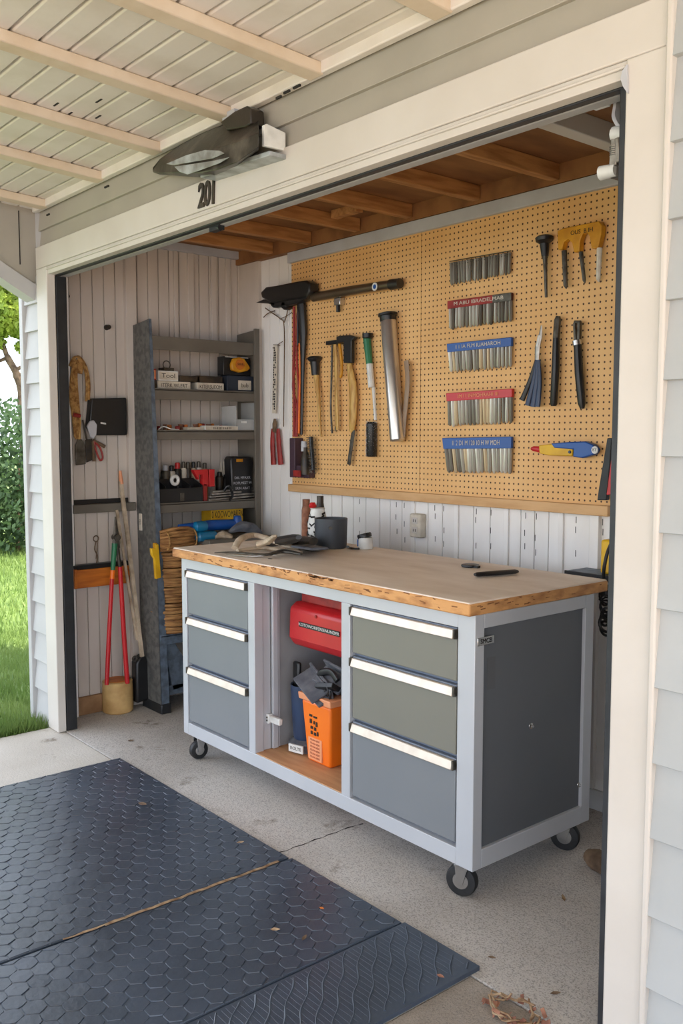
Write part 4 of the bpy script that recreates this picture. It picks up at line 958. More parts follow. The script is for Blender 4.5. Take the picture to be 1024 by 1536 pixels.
# red clamp
t = thing('red_clamp', 'bright red plastic C-shaped clamp at the middle of the fourth shelf', 'clamp', (-4.08, 2.5, Z4))
f_ = lambda px, py: SP(px, py, -4.07)
g = G(); g.prism([f_(290, 705), f_(312, 704), f_(313, 729), f_(304, 729), f_(304, 712), f_(299, 712), f_(299, 720), f_(296, 716)], (-.03, 0, 0)); g.build('clamp_frame', m_red, t, bevel=.002)
g = G(); g.prism([f_(314, 704), f_(322, 704), f_(322, 730), f_(314, 730)], (-.04, 0, 0)); g.build('clamp_jaw', m_red, t, bevel=.002)
g = G(); g.box(-4.1, -4.07, f_(305, 740).y, f_(311, 740).y, Z4, Z4+.09); g.build('clamp_foot', m_dred, t, bevel=.002)
# black drill case
y0, y1 = SP(346, 700, -4.08).y, SP(380, 700, -4.08).y
t = thing('drill_case', 'upright black tool case with grey print and orange emblem on the fourth shelf', 'case', (-4.12, (y0+y1)/2, Z4+.05))
g = G(); g.prism([(-4.08, y0+.01, Z4), (-4.08, y1-.012, Z4), (-4.08, y1, Z4+.20), (-4.08, y1-.01, Z4+.225), (-4.08, y0+.012, Z4+.23), (-4.08, y0, Z4+.21)], (-.07, 0, 0)); cb = g.build('case_body', m_blk, t, bevel=.008)
g = G(); g.box(-4.08, -4.078, y0+.035, y0+.075, Z4+.200, Z4+.215); g.build('emblem', m_amber, t)
ym = (y0+y1)/2
for k, s in enumerate(('DIIL MPAXK', 'KOPLMEST W', 'SRIN ABAT')): text(s, 'case_text', m_strip, (-4.0775, ym, Z4+.115-k*.028), (0, 1, 0), (0, 0, 1), .019, cb, .0005)
# steel bars
for i in range(4):
    g = G(); z = Z4+.008+i*.014 if i < 3 else Z4+.048
    a = P(313+i*2, 745, 'x', -4.062); b = P(384, 745, 'x', -4.075)
    g.bar((-4.065-.006*(i % 2), a.y, z), (-4.08-.01*i, b.y, z+.006), .010, .018, (1, 0, 0))
    tag(g.build('steel_bar', m_steel, bevel=.002), 'flat steel bar in the stack before the black drill case, %s' % ('bottom one', 'second from the bottom', 'third from the bottom', 'topmost one')[i], 'bar', 'steel bars on the fourth shelf')
g = G(); g.tube(smoothpts([(-4.07, SP(331, 730).y, Z4+.05), (-4.05, SP(335, 735).y, Z4+.075), (-4.052, SP(341, 735).y, Z4+.03), (-4.05, SP(336, 747).y, Z4+.0)]), .007, 8); tag(g.build('black_strap', m_blk), 'black strap looped over the steel bars', 'strap')

# below: yellow box, blue tubes
XB = -4.08
carton(315, 363, .925, .082, .10, m_yel, 'yellow carton with black lettering under the fourth shelf', '0 KOOWOMAKEN', -4.09, None, 'box', 'yellow_carton', lm=m_yel)
t0 = P(272, 790, 'x', -4.06)
def hor(px0, py0, px1, py1, rs, m, name, label, cat, x=-4.05, n=5, grp=None):
    a, b = P(px0, py0, 'x', x), P(px1, py1, 'x', x); g = G(); k = len(rs)
    g.tube([a.lerp(b, i/(k-1)) for i in range(k)], rs, 14); return tag(g.build(name, m), label, cat, grp)
t = thing('blue_tube', 'long blue plastic tube with valve end lying above the bench corner', 'tube', P(320, 790, 'x', -4.0))
a, b = P(268, 790, 'x', -4.0), P(360, 786, 'x', -4.0)
g = G(); g.tube([a, a.lerp(b, .25), a.lerp(b, .5), b], [.012, .018, .028, .026], 14); g.build('tube_body', m_blue, t)
g = G(); c = P(298, 790, 'x', -3.98); g.lathe(c-Vector((0, .03, 0)), (0, 1, 0), [(0, .010), (.01, .026), (.04, .030), (.07, .024)], 16); g.build('tube_collar', m_cyan, t)
g = G(); c = P(356, 782, 'x', -3.99); g.lathe(c, (0, 0, 1), [(-.03, .022), (.02, .022), (.03, .016)], 12); g.build('valve', m_blue, t)
a, b = P(294, 806, 'x', -3.97), P(324, 803, 'x', -3.97)
g = G(); g.tube([a, a.lerp(b, .1), a.lerp(b, .9), b], [.014, .026, .026, .018], 14); tag(g.build('turquoise_canister', m_cyan), 'short turquoise canister under the long blue tube', 'canister')
# rolled wicker mats
t = thing('rolled_cane_mat', 'rolled cane mat lying on top of the tall cane bundle', 'cane mat', P(265, 825, 'x', -4.0))
a, b = P(240, 812, 'x', -3.99), P(292, 806, 'x', -4.0)
g = G()
for i in range(7):
    z = (i-3)*.0145; n_ = max(.4, math.cos((i-3)/4.2)); 
    q = smoothpts([a+Vector((0, -.0, z)), a.lerp(b, .3)+Vector((.03*n_, 0, z*1.15+.006)), a.lerp(b, .7)+Vector((.03*n_, 0, z*1.1+.006)), b+Vector((0, 0, z*.8))])
    g.tube(q, .0095, 8, flat=1.6, flatdir=(1, 0, 0))
g.build('cane_roll', m_wick, t)
g = G()
for k in (.12, .9): c = a.lerp(b, k); g.torus(c, b-a, .05, .004, 20, 6)
g.build('tie_cord', m_rope, t)
t = thing('cane_bundle', 'tall stack of coiled cane hoops standing behind the bench corner', 'cane bundle', (-4.08, 2.27, .397))
c = (P(238, 900, 'x', -4.02)+P(292, 900, 'x', -4.02))/2
for i in range(26):
    z = .408+i*.0163; r = .092+R(-.005, .005)+(.006 if i < 8 else 0)
    g = G(); g.torus((-4.075+R(-.004, .004), c.y+R(-.004, .004), z), (R(-.03, .03), R(-.03, .03), 1), r, .0085, 26, 6); g.build('cane_hoop', m_wick, t)
# yellow clamp on shelf upright
t = thing('yellow_brush', 'yellow plastic scraper hooked on the shelf upright beside the cane bundle', 'scraper', P(232, 845, 'x', -3.98))
g = G(); g.prism([P(px, py, 'x', -4.0) for px, py in ((224, 822), (231, 822), (232, 816), (235, 816), (239, 866), (231, 868), (229, 838), (225, 832))], (.02, 0, 0)); g.build('scraper_body', m_yel, t, bevel=.003)
g = G(); g.box(-4.025, -4.0, P(233, 830, 'x', -4).y, P(236, 830, 'x', -4).y, P(233, 840, 'x', -4).z, P(233, 815, 'x', -4).z); g.build('scraper_hook', m_amber, t)
# gray cloth + beige clutter behind
def lump(name, pts, rs, m, label, cat, flat=.7, grp=None, n=10):
    g = G(); q = smoothpts(pts, 5); k = len(q); m_ = len(rs)
    rr = []
    for i in range(k):
        f = i/(k-1)*(m_-1); j = min(int(f), m_-2); rr.append(rs[j]*(1-(f-j))+rs[j+1]*(f-j))
    g.tube(q, rr, n, flat=flat, flatdir=(0, 0, 1)); return tag(g.build(name, m), label, cat, grp)
lump('folded_cloth', [P(345, 797, 'x', -3.95), P(362, 790, 'x', -3.9), P(378, 793, 'x', -3.9), P(392, 801, 'x', -3.9)], [.012, .035, .035, .01], m_cloth, 'dark grey folded cloth behind the bench corner by the blue tube', 'cloth', .8)
lump('burlap_bag', [P(322, 806, 'x', -3.95), P(334, 803, 'x', -3.95), P(348, 806, 'x', -3.93)], [.012, .03, .015], m_drift, 'beige crumpled bag under the blue tube', 'bag', .8)
g = G(); a = P(300, 822, 'x', -3.98); b = P(352, 816, 'x', -3.98); g.tube([a, b], .018, 10); tag(g.build('yellow_pole', m_amber), 'dull yellow pole lying behind the bench under the turquoise canister', 'pole')
# support crate carrying those pieces (dark box on the lower shelf)
g = G(); g.box(-4.20, -3.90, 2.40, 2.78, .41, .86); tag(g.build('storage_crate', m_shelf, bevel=.005), 'grey-brown crate standing behind the bench beside the cane bundle', 'crate')

# ================================================================== LEFT WALL THINGS
def LW(px, py, d=0.0): return P(px, py, 'x', XL+.01+d)
for px, py, lb in ((99, 445, 'small black knob high on the left wall next to the door seal'), (161, 491, 'small black knob on the left wall above the black box')):
    c = LW(px, py); g = G(); g.lathe((XL, c.y, c.z), (1, 0, 0), [(0, .014), (.008, .012), (.014, .006), (.022, .006), (.024, .012), (.034, .009)], 14); tag(g.build('coat_peg', m_blkbrown), lb, 'peg', 'black wall knobs')
# straw rope
t = thing('rope_hank', 'hank of straw-coloured rope hanging on the left wall', 'rope', LW(120, 600))
g = G()
for k in range(8):
    dx = (k-3.5)*1.5; w_ = R(-1, 1)
    g.tube(smoothpts([LW(113+dx*.5, 546, .03), LW(110+dx*.9+w_, 570, .034+.006*(k % 2)), LW(112+dx-w_, 600, .034), LW(114+dx+w_, 628, .036-.006*(k % 2)), LW(116+dx*.7, 658+R(-6, 4), .03)]), .0055, 7)
g.tube(smoothpts([LW(111, 560, .02), LW(112, 543, .02), LW(118, 536, .02), LW(128, 550, .02), LW(133, 575, .02), LW(132, 600, .02)]), .009, 8)
g.tube(smoothpts([LW(114, 556, .03), LW(115, 546, .03), LW(120, 541, .03), LW(127, 553, .03), LW(130, 577, .03), LW(129, 602, .03)]), .006, 8)
g.build('rope_strands', m_rope, t)
g = G(); g.tube(smoothpts([LW(107, 550, .04), LW(113, 538, .045), LW(121, 545, .04), LW(119, 560, .04)]), .014, 8); g.build('rope_knot', m_rope, t)
g = G(); g.tube([LW(110, 622, .05), LW(120, 624, .05)], .010, 8); g.build('tie', m_dred, t)
g = G(); g.tube([(XL, LW(115, 540).y, LW(115, 540).z), LW(115, 538, .06)], .004, 6); g.build('wall_hook', m_dsteel, t)
# trowels
t = thing('hand_trowel', 'dark steel hand trowel hanging below the straw rope', 'trowel', LW(120, 680))
g = G(); g.tube([LW(119, 625, .03), LW(119, 660, .03)], .007, 8); g.build('handle', m_wood, t)
g = G(); g.prism([LW(px, py, .03) for px, py in ((112, 668), (116, 659), (122, 659), (127, 668), (128, 696), (113, 698))], (.008, 0, 0)); g.build('blade', m_dsteel, t, bevel=.003)
g = G(); g.prism([LW(px, py, .022) for px, py in ((127, 660), (138, 658), (138, 690), (129, 694))], (.006, 0, 0)); g.tube([LW(130, 660, .02), LW(124, 630, .02)], .005, 6); tag(g.build('garden_scraper', m_blkbrown, bevel=.002), 'blackened flat scraper hanging just right of the trowel', 'scraper')
g = G(); g.prism([LW(px, py, .05) for px, py in ((129, 639), (133, 632), (139, 630), (144, 637), (143, 652), (139, 658), (134, 656))], (.016, 0, 0)); tag(g.build('scoop', m_strip, bevel=.005), 'pale blue-white scoop in front of the black wall box', 'scoop')
for i, (a, b, mm, s) in enumerate((((140, 660), (157, 670), m_bark, 'uppermost brown handle spreading right below the black box'), ((140, 662), (152, 684), m_dred, 'reddish looped handle hanging below the black box'), ((139, 662), (141, 692), m_bark, 'straight brown handle hanging next to the scraper'))):
    if i == 1: g = G(); g.tube(smoothpts([LW(140, 660, .03), LW(150, 672, .03), LW(154, 686, .03), (LW(150, 690, .03)), LW(144, 676, .03), LW(141, 662, .03)]), .005, 8)
    else: g = G(); g.tube([LW(*a, .03), LW(*b, .03)], [.006, .009], 8)
    tag(g.build('tool_grip', mm), s, 'handle', 'brown handles below the black wall box')
# black wall box
t = thing('wall_box', 'glossy black box mounted on the left wall beside the rope', 'box', LW(156, 655))
g = G(); g.prism([LW(px, py, 0) for px, py in ((131, 598), (183, 597), (184, 653), (134, 653), (127, 640))], (.05, 0, 0)); bb = g.build('box_body', m_blk, t, bevel=.006, seg=3)
g = G(); c = LW(155, 635, .052); g.obox(c, (.0008, 0, 0), (0, .014, -.002), (0, 0, .004)); g.build('white_sticker', m_white, t)
# rail + orange wooden rail
g = G(); ya, yb = LW(107, 757).y, LW(195, 757).y; g.box(XL, XL+.045, 1.83, 2.16, 1.004, 1.046); tag(g.build('wall_rail', m_shelf, bevel=.003), 'taupe horizontal rail across the left wall at bench-top height', 'rail')
g = G(); g.box(XL, XL+.012, 1.83, 2.16, 1.047, 1.068); tag(g.build('wall_rail', m_ink), 'black strip along the top of the taupe wall rail', 'rail')
t = thing('wooden_tool_rack', 'orange-brown wooden tool rack on the left wall with black top edge', 'tool rack', LW(150, 880))
y0, y1 = P(112, 865, 'x', XL+.05).y, P(195, 862, 'x', XL+.05).y
g = G(); g.box(XL, XL+.05, y0, y1, .640, .730); g.box(XL+.0, XL+.055, y0-.002, y0+.012, .640, .735); g.build('rack_board', m_orangew, t, bevel=.003)
g = G(); g.box(XL, XL+.045, y0, y1, .730, .752); g.build('rack_top', m_blk, t, bevel=.002)
# hanging wire thing
g = G(); g.torus(LW(144, 808, .01), (1, 0, 0), .014, .0025, 16, 6); g.tube(smoothpts([LW(144, 812, .01), LW(142, 824, .01), LW(146, 834, .01), LW(144, 850, .01)]), .003, 6); g.tube([LW(147, 812, .01), LW(144, 838, .01)], .0022, 6)
tag(g.build('wire_hook', m_bark), 'rusty twisted wire hook hanging above the wooden rack', 'hook')
# loppers
t = thing('loppers', 'long-handled loppers with red arms and green neck, leaning over the log stump', 'loppers', P(177, 1000, 'x', -4.12))
XLp = -4.12
q = lambda px, py, d=0: P(px, py, 'x', XLp+d)
def arm(pts, r, m, par, name='arm'):
    g = G(); g.tube([q(*p) for p in pts], r, 10); return g.build(name, m, par)
h = arm(((160, 1027), (163, 960), (168, 866)), [.011, .011, .010], m_red, t); h2 = arm(((191, 1025), (185, 940), (180, 850)), [.012, .012, .011], m_red, t)
arm(((168, 868), (169, 855)), .0115, m_orange, t, 'orange_collar'); arm(((169, 857), (172, 815)), [.011, .014], m_green, t, 'green_neck'); arm(((180, 852), (175, 815)), .009, m_blkbrown, t, 'dark_neck')
g = G(); g.tube([q(174, 822), q(174, 800), q(173, 775)], [.022, .014, .004], 10, flat=.4, flatdir=(1, 0, 0)); g.lathe(q(174, 806)-Vector((.02, 0, 0)), (1, 0, 0), [(0, .016), (.04, .016)], 12); g.build('blades', m_dsteel, t)
# grey leaning pole and blade
t = thing('leaning_pole', 'weathered grey wooden pole leaning against the left wall behind the loppers', 'pole', P(200, 900, 'x', -4.16))
g = G(); g.bar(P(181, 722, 'x', -4.2), P(213, 985, 'x', -4.12), .018, .014, (1, 0, 0)); g.bar(P(175, 765, 'x', -4.2), P(205, 960, 'x', -4.14), .012, .010, (1, 0, 0)); g.build('pole_shaft', m_drift, t)
g = G(); g.tube([P(180, 706, 'x', -4.2), P(182, 726, 'x', -4.2)], [.007, .012], 8); g.build('pole_tip', m_peach, t)
# stump
c = Vector((-4.09, 2.01, 0)); c = (P(155, 1065, 'z', 0)+P(200, 1065, 'z', 0))/2; c = P(177, 1066, 'z', .0)
g = G(); g.lathe((c.x, c.y, .0), (0, 0, 1), [(0, .070), (.006, .076), (.09, .076), (.155, .074), (.160, .066)], 30); t = thing('log_stump', 'short peeled log stump standing on the floor under the loppers', 'log', (c.x, c.y, 0)); g.build('stump_body', m_stump, t)
g = G(); g.lathe((c.x, c.y, .159), (0, 0, 1), [(0, .064), (.003, .060)], 24); g.build('cut_face', m_orangew, t)
# black bag in corner by shelf foot
t = thing('black_bag', 'black bag slumped between the log stump and the shelf foot', 'bag', P(205, 1050, 'x', -4.2))
g = G(); g.prism([P(px, py, 'x', -4.19) for px, py in ((197, 1052), (196, 992), (200, 985), (209, 978), (214, 990), (218, 1045))], (.06, 0, 0)); g.build('bag_body', m_blk, t, bevel=.012, seg=3)
g = G(); g.torus(P(202, 988, 'x', -4.12), (1, 0, 0), .012, .004, 14, 6); g.build('bag_ring', m_dsteel, t)

# ================================================================== THINGS ON THE BENCH
ZB = .909
def B(px, py, dz=0.0): p = P(px, py, 'z', ZB+dz); return p
# weathered branch-like handles
lump('driftwood_handle', [B(352, 822, .015), B(362, 808, .045), B(384, 803, .05), B(420, 815, .035), B(448, 824, .015)], [.014, .018, .016, .016, .012], m_drift, 'pale curved wooden handle arching over the left of the bench top', 'handle')
lump('driftwood_handle', [B(356, 826, .012), B(392, 822, .014), B(432, 826, .012), B(452, 828, .010)], [.010, .012, .012, .008], m_drift, 'flat pale wooden handle lying under the arched one', 'handle')
lump('steel_shears', [B(322, 829, .006), B(352, 829, .010), B(398, 832, .012), B(424, 827, .016), B(452, 831, .010)], [.004, .010, .010, .018, .010], m_dsteel, 'dark steel shear blade lying at the front left of the bench top', 'shears', .5)
lump('steel_shears', [B(340, 832, .004), B(380, 834, .006), B(412, 832, .010)], [.003, .006, .006], m_chrome, 'thin bright steel blade in front of the dark shear blade', 'shears', .5)
lump('wooden_hook', [B(385, 817, .05), B(402, 812, .065), B(410, 806, .095), B(412, 804, .11)], [.016, .020, .014, .006], m_drift, 'wooden horn-shaped hook standing up behind the pale handles', 'hook', .7)
lump('black_glove', [B(398, 815, .025), B(420, 812, .04), B(440, 808, .075), B(448, 806, .095)], [.02, .030, .026, .012], m_blk, 'black work glove heaped beside the grey bucket', 'glove', .7)
lump('black_glove', [B(430, 817, .02), B(452, 812, .03), B(470, 812, .045)], [.02, .028, .02], m_blkbrown, 'second black glove lying against the grey bucket', 'glove', .8)
t = thing('folded_rag', 'blue-grey folded rag in front of the grey bucket', 'rag', B(465, 822))
g = G()
for k in range(3): g.obox(B(464, 821, .012+k*.013), (.075-.004*k, .0, 0), (.01, .035, 0), (0, 0, .0055))
g.build('folds', m_cloth, t, bevel=.005)
c = B(488, 822); c.y += .03
t = thing('grey_bucket', 'dark slate-grey cylindrical pot at the back of the bench top', 'pot', c)
hh = .125
g = G(); g.lathe(c, (0, 0, 1), [(0, .064), (.004, .067), (hh-.004, .070), (hh, .070), (hh, .064), (.02, .062)], 30); g.build('pot_body', mat('slate_plastic', lin(62, 66, 72), .5), t)
g = G(); g.lathe(c+Vector((.05, -.045, .09)), (1, -.6, 0), [(0, .007), (.016, .007)], 10); g.build('pot_peg', m_dsteel, t)
# white floral jug
c2 = c+Vector((-.115, .02, 0))
t = thing('patterned_jug', 'white jug with black scribble pattern left of the grey pot', 'jug', c2)
g = G(); g.lathe(c2, (0, 0, 1), [(0, .03), (.02, .042), (.09, .045), (.13, .036), (.155, .030), (.16, .033)], 20); jb = g.build('jug_body', m_white, t)
g = G()
for i in range(26):
    a = R(-2.6, .2); z = R(.02, .15); r = (.046 if z < .1 else .040 if z < .13 else .034)
    p = c2+Vector((math.cos(a)*r, math.sin(a)*r, z)); g.obox(p, Vector((-math.sin(a), math.cos(a), R(-.8, .8)))*R(.004, .010), Vector((0, 0, R(.002, .005))), Vector((math.cos(a), math.sin(a), 0))*.0014)
g.build('scribble', m_ink, jb)
for px, top, r, mm, lb in ((459, 749, .021, m_leafdry, 'red-brown bottle rising above the patterned jug'), (480, 744, .019, m_blkbrown, 'tall dark brown bottle rising behind the grey pot'), (473, 760, .014, m_orangew, 'slim brown bottle between the jug and the tall dark bottle')):
    yb_ = c.y+.085; p = X(px, top, yb_); h_ = p.z-ZB; g = G(); g.lathe((p.x, yb_, ZB), (0, 0, 1), [(0, r), (.003, r*1.05), (h_-.05, r), (h_-.03, r*.8), (h_, r*.8)], 14)
    tag(g.build('bottle', mm), lb, 'bottle', 'bottles at the back of the bench')
g = G(); p = X(466, 760, c.y); g.lathe((p.x, c.y+.01, ZB+.158), (0, 0, 1), [(0, .012), (.01, .018), (.025, .010)], 12); tag(g.build('jug_stopper', m_red), 'small red stopper on the patterned jug', 'stopper')
# small cup with black lid
c = B(548, 823); 
t = thing('lidded_cup', 'small white and blue cup with tilted black lid at the back of the bench', 'cup', c)
ax = Vector((.0, -.02, 1)).normalized()
g = G(); g.lathe(c, ax, [(0, .030), (.003, .032), (.045, .030), (.048, .028)], 20); cb = g.build('cup_body', m_white, t)
g = G(); g.obox(c+Vector((-.022, -.024, .025)), (.009, -.008, 0), (.001, .002, 0), (0, 0, .014)); g.build('blue_print', m_blue, cb)
g = G(); g.lathe(c+Vector((-.004, 0, .046)), (-.25, -.1, 1), [(0, .030), (.012, .031), (.018, .028)], 20); g.build('lid', m_blk, t)
lump('small_hook', [B(521, 820, .02), B(524, 822, .008), B(532, 823, .006), B(538, 823, .008)], [.007, .008, .006, .006], m_blk, 'tiny black fitting left of the lidded cup', 'fitting')
# black disc and black handle in front right
c = B(705, 850)
g = G(); g.lathe(c, (0, 0, 1), [(0, .030), (.003, .033), (.008, .032), (.010, .022)], 24); g.obox(c+Vector((.028, -.006, .004)), (.016, .003, 0), (0, .008, 0), (0, 0, .004)); tag(g.build('plastic_disc', m_blk), 'small flat black cap on the bench top behind the black grip', 'cap')
a, b = B(712, 862, .009), B(776, 857, .009)
g = G(); g.tube([a, a.lerp(b, .06), a.lerp(b, .5), a.lerp(b, .93), b], [.008, .013, .0145, .013, .008], 12, flat=.6, flatdir=(0, 0, 1)); tag(g.build('black_grip', m_blk), 'long black grip lying near the right end of the bench top', 'grip')
for px, py in ((405, 838), (447, 826)):
    c = B(px, py, .001); g = G(); g.obox(c, (.008, .002, 0), (0, .003, 0), (0, 0, .001)); tag(g.build('wood_chip', m_blkbrown), 'tiny dark wood chip on the bench top by the shears', 'chip', 'wood chips on the bench top')

# ================================================================== RIGHT SIDE SMALL SHELF, CABLES
xs0, xs1 = X(855, 855, 2.72).x, X(855, 855, 2.72).x+.34
t = thing('wall_bracket_shelf', 'small slate-grey wall shelf behind the right jamb', 'shelf', (xs0+.15, 2.76, .88))
zz = X(880, 858, 2.72).z
g = G(); g.box(xs0, xs1, 2.69, 2.815, zz-.014, zz); g.build('shelf_plate', m_galvb, t, bevel=.002)
g = G(); g.box(xs0, xs1, 2.684, 2.692, zz-.020, zz+.002); g.build('front_lip', m_rubber, t, bevel=.002)
g = G(); p0 = X(912, 845, 2.74); g.box(p0.x-.02, p0.x+.08, 2.72, 2.80, zz+.001, zz+.12); tag(g.build('yellow_canister', m_yel, bevel=.008), 'yellow container standing on the small slate shelf, half hidden by the door seal', 'container')
g = G()
g.tube(smoothpts([X(922, 805, 2.66), X(912, 825, 2.66), X(906, 850, 2.66), X(904, 875, 2.67), X(900, 900, 2.68)]), .006, 8)
for i in range(9):
    c = X(909+R(-3, 3), 885+i*7.2, 2.68-R(0, .02)); g.torus(c, (R(-.5, .5), 1, R(-.3, .3)), R(.018, .032), .003+R(0, .002), 16, 6)
tag(g.build('cable_tangle', m_blk), 'tangle of thin black cables hanging from the small slate shelf', 'cables')
g = G(); g.lathe(X(908, 888, 2.65), (0, -1, 0), [(0, .012), (.02, .012), (.022, .006)], 12); tag(g.build('cable_plug', m_blk), 'round black plug in the cable tangle', 'plug')
# door track hardware at top right
t = thing('door_track', 'bent galvanised door track and brackets at the upper right corner of the opening', 'door track', (-1.25, 1.9, 2.1))
K = lambda px, py, y=1.80: X(px, py, y)
g = G(); q = smoothpts([K(922, 134, 1.78), K(919, 160, 1.78), K(917, 175, 1.78), K(922, 187, 1.8), K(928, 194, 1.8)]); 
g.prism(q+[p+Vector((.008, 0, .002)) for p in reversed(q)], (0, .05, 0))
g.build('track_curve', m_strip, t)
g = G(); g.box(K(898, 160).x, K(920, 160).x, 1.775, 1.79, K(905, 166).z, K(905, 152).z); g.build('bracket', m_white, t, bevel=.002)
g = G(); g.lathe(K(920, 201), K(936, 200)-K(920, 201), [(0, .016), (.05, .016)], 12); g.build('roller', m_white, t)
g = G(); g.bar(K(925, 208), K(922, 250), .02, .02); g.bar(K(930, 208), K(932, 245), .012, .03); g.build('hanger', m_steel, t, bevel=.003)
g = G(); g.prism([K(914, 252), K(926, 244), K(938, 256), K(938, 263), K(914, 268)], (0, .03, 0)); g.build('lower_bracket', m_dsteel, t, bevel=.003)
g = G(); g.lathe(K(901, 260), K(914, 257)-K(901, 260), [(0, .016), (.04, .014)], 14); g.build('white_roller', m_white, t)
g = G()
for k in range(5): g.torus(K(923, 222+k*3), (0, .2, 1), .012, .0022, 12, 5)
g.build('spring', m_chrome, t)
g = G(); c = X(325, 342, 1.735); g.obox(c, (.03, 0, 0), (0, .012, 0), (0, 0, .010)); g.tube([c+Vector((-.03, 0, .005)), c+Vector((.03, -.005, -.005))], .009, 8); tag(g.build('seal_clip', m_blk), 'small black clip stuck on the door seal under the house number', 'clip')
g = G(); g.prism([X(940, 96, 1.655), X(933, 106, 1.655), X(930, 118, 1.655), X(934, 130, 1.655), X(941, 140, 1.655)], (0, .04, 0)); tag(g.build('curled_flap', m_strip), 'curled grey rubber flap at the top right corner of the door opening', 'flap')

# ================================================================== WALL LAMP AND HOUSE NUMBER
YL = 1.672
t = thing('porch_lamp', 'long dusty bronze porch lamp with clouded lens mounted above the header', 'lamp', (-2.6, YL-.05, 2.2))
L_ = lambda px, py, y: X(px, py, y)
# hood: tapering wedge made of sections along its length
secs = []
def sec(px, top, bot, ytop, yout, ybot):
    return [L_(px, top, ytop), L_(px+1, (top+bot)/2-2, yout), L_(px+1, bot-2, yout+.004), L_(px, bot, ybot)]
S_ = [(229, 251, 258, 1.655, 1.640, 1.655), (240, 238, 262, 1.66, 1.610, 1.64), (270, 217, 264, 1.66, 1.585, 1.63), (300, 201, 266, 1.66, 1.57, 1.62), (325, 190, 262, 1.66, 1.56, 1.61), (355, 183, 250, 1.66, 1.56, 1.61), (388, 176, 226, 1.66, 1.56, 1.61)]
g = G(); o = 0
for s in S_:
    px, tp_y, bt_y, y0, y1, y2 = s
    for (py, yy) in ((tp_y, 1.668), (tp_y+2, y0-.02), (tp_y+(bt_y-tp_y)*.45, y1), (tp_y+(bt_y-tp_y)*.9, y1+.002), (bt_y, y2), (bt_y, 1.668)): g.v.append(L_(px, py, yy))
k = 6
for i in range(len(S_)-1):
    for j in range(k): g.f.append((i*k+j, i*k+(j+1) % k, (i+1)*k+(j+1) % k, (i+1)*k+j))
g.f.append(tuple(range(k))); g.f.append(tuple((len(S_)-1)*k+j for j in range(k)))
g.build('hood', m_dust, t, bevel=.003)
g = G(); yy = 1.556
g.prism([L_(px, py, yy) for px, py in ((250, 246), (280, 233), (308, 225), (330, 226), (338, 230), (320, 238), (290, 243), (262, 248))], (0, -.004, 0))
g.prism([L_(px, py, yy-.002) for px, py in ((262, 250), (290, 246), (322, 241), (345, 236), (330, 245), (300, 256), (282, 262), (270, 258))], (0, -.004, 0))
g.build('lens', m_lens, t, bevel=.003)
g = G(); a = L_(283, 266, 1.59); b = L_(404, 231, 1.59)
a = L_(300, 267, 1.60); b = L_(404, 233, 1.60)
g.hexa([(a.x, 1.60, a.z), (b.x, 1.60, b.z), (b.x, 1.668, b.z), (a.x, 1.668, a.z), (a.x, 1.60, a.z+.022), (b.x, 1.60, b.z+.014), (b.x, 1.668, b.z+.014), (a.x, 1.668, a.z+.022)])
g.build('lower_lens', m_lens, t, bevel=.003)
g = G(); x0 = L_(385, 215, 1.575).x; zA = L_(385, 226, 1.60).z; zT = L_(385, 192, 1.60).z
g.prism([(x0+.004, 1.590, zA), (x0+.004, 1.590, zT-.006), (x0+.004, 1.60, zT), (x0+.004, 1.668, zT-.012), (x0+.004, 1.668, zA)], (.012, 0, 0)); g.build('end_cap', m_white, t, bevel=.002)
g = G(); g.prism([L_(px, py, 1.655) for px, py in ((350, 188), (372, 172), (390, 164), (396, 168), (397, 190), (388, 196), (360, 200))], (0, -.05, 0)); g.build('mount', m_dust, t, bevel=.004)
g = G(); a = L_(345, 178, 1.64); g.box(a.x-.03, a.x+.04, 1.63, 1.66, 2.365, 2.395); g.build('cable_block', m_strip, t)
c = X(311, 291, YF-.002)
t = thing('house_number', 'dark metal house number 201 on the cream header', 'house number', c)
for s, px, py in (('2', 302, 295), ('0', 311, 292), ('1', 320, 289)):
    p = X(px, py, YF-.003); text(s, 'digit', m_blkbrown, p, (1, 0, 0), (.08, 0, 1), .112, t, .006, font_w=.74, bold=.018)

# ================================================================== DEBRIS
def leaf(px, py, z, s, m, label, rot):
    c = P(px, py, 'z', z); u = Vector((math.cos(rot), math.sin(rot), .1)); v = Vector((-math.sin(rot), math.cos(rot), .25))
    g = G(); pts = [c-u*s, c-u*.3*s+v*.4*s, c+u*.5*s+v*.3*s, c+u*s*1.2, c+u*.4*s-v*.35*s, c-u*.4*s-v*.3*s]
    g.prism([p+Vector((0, 0, .004)) for p in pts], (0, 0, .0012)); return tag(g.build('fallen_leaf', m), label, 'leaf', 'fallen leaves')
leaf(213, 1207, .015, .02, m_bark, 'curled dark brown leaf on the far part of the big mat', .3)
leaf(360, 1265, .015, .011, m_twig, 'small pale leaf near the back edge of the big mat', 1.0)
leaf(482, 1364, .015, .008, m_orangew, 'tiny orange leaf on the middle mat', .2)
leaf(412, 1396, .015, .013, m_twig, 'small straw-coloured leaf on the middle mat', .7)
leaf(456, 1409, .015, .012, m_bark, 'small dark leaf right of the straw-coloured leaf', 2.0)
leaf(660, 1466, .013, .011, m_leafdry, 'small orange-red leaf on the wavy-ribbed mat', .1)
leaf(845, 1349, .001, .016, m_twig, 'thin brown leaf on the garage slab before the log piece', 2.4)
leaf(737, 1438, .001, .010, m_bark, 'dark leaf crumb on the slab beyond the wavy-ribbed mat', .4)
leaf(832, 1492, .001, .012, m_bark, 'dark leaf crumb on the slab near the right jamb', .9)
leaf(196, 1112, .001, .014, m_bark, 'dark leaf crumb on the slab left of the bench', .9)
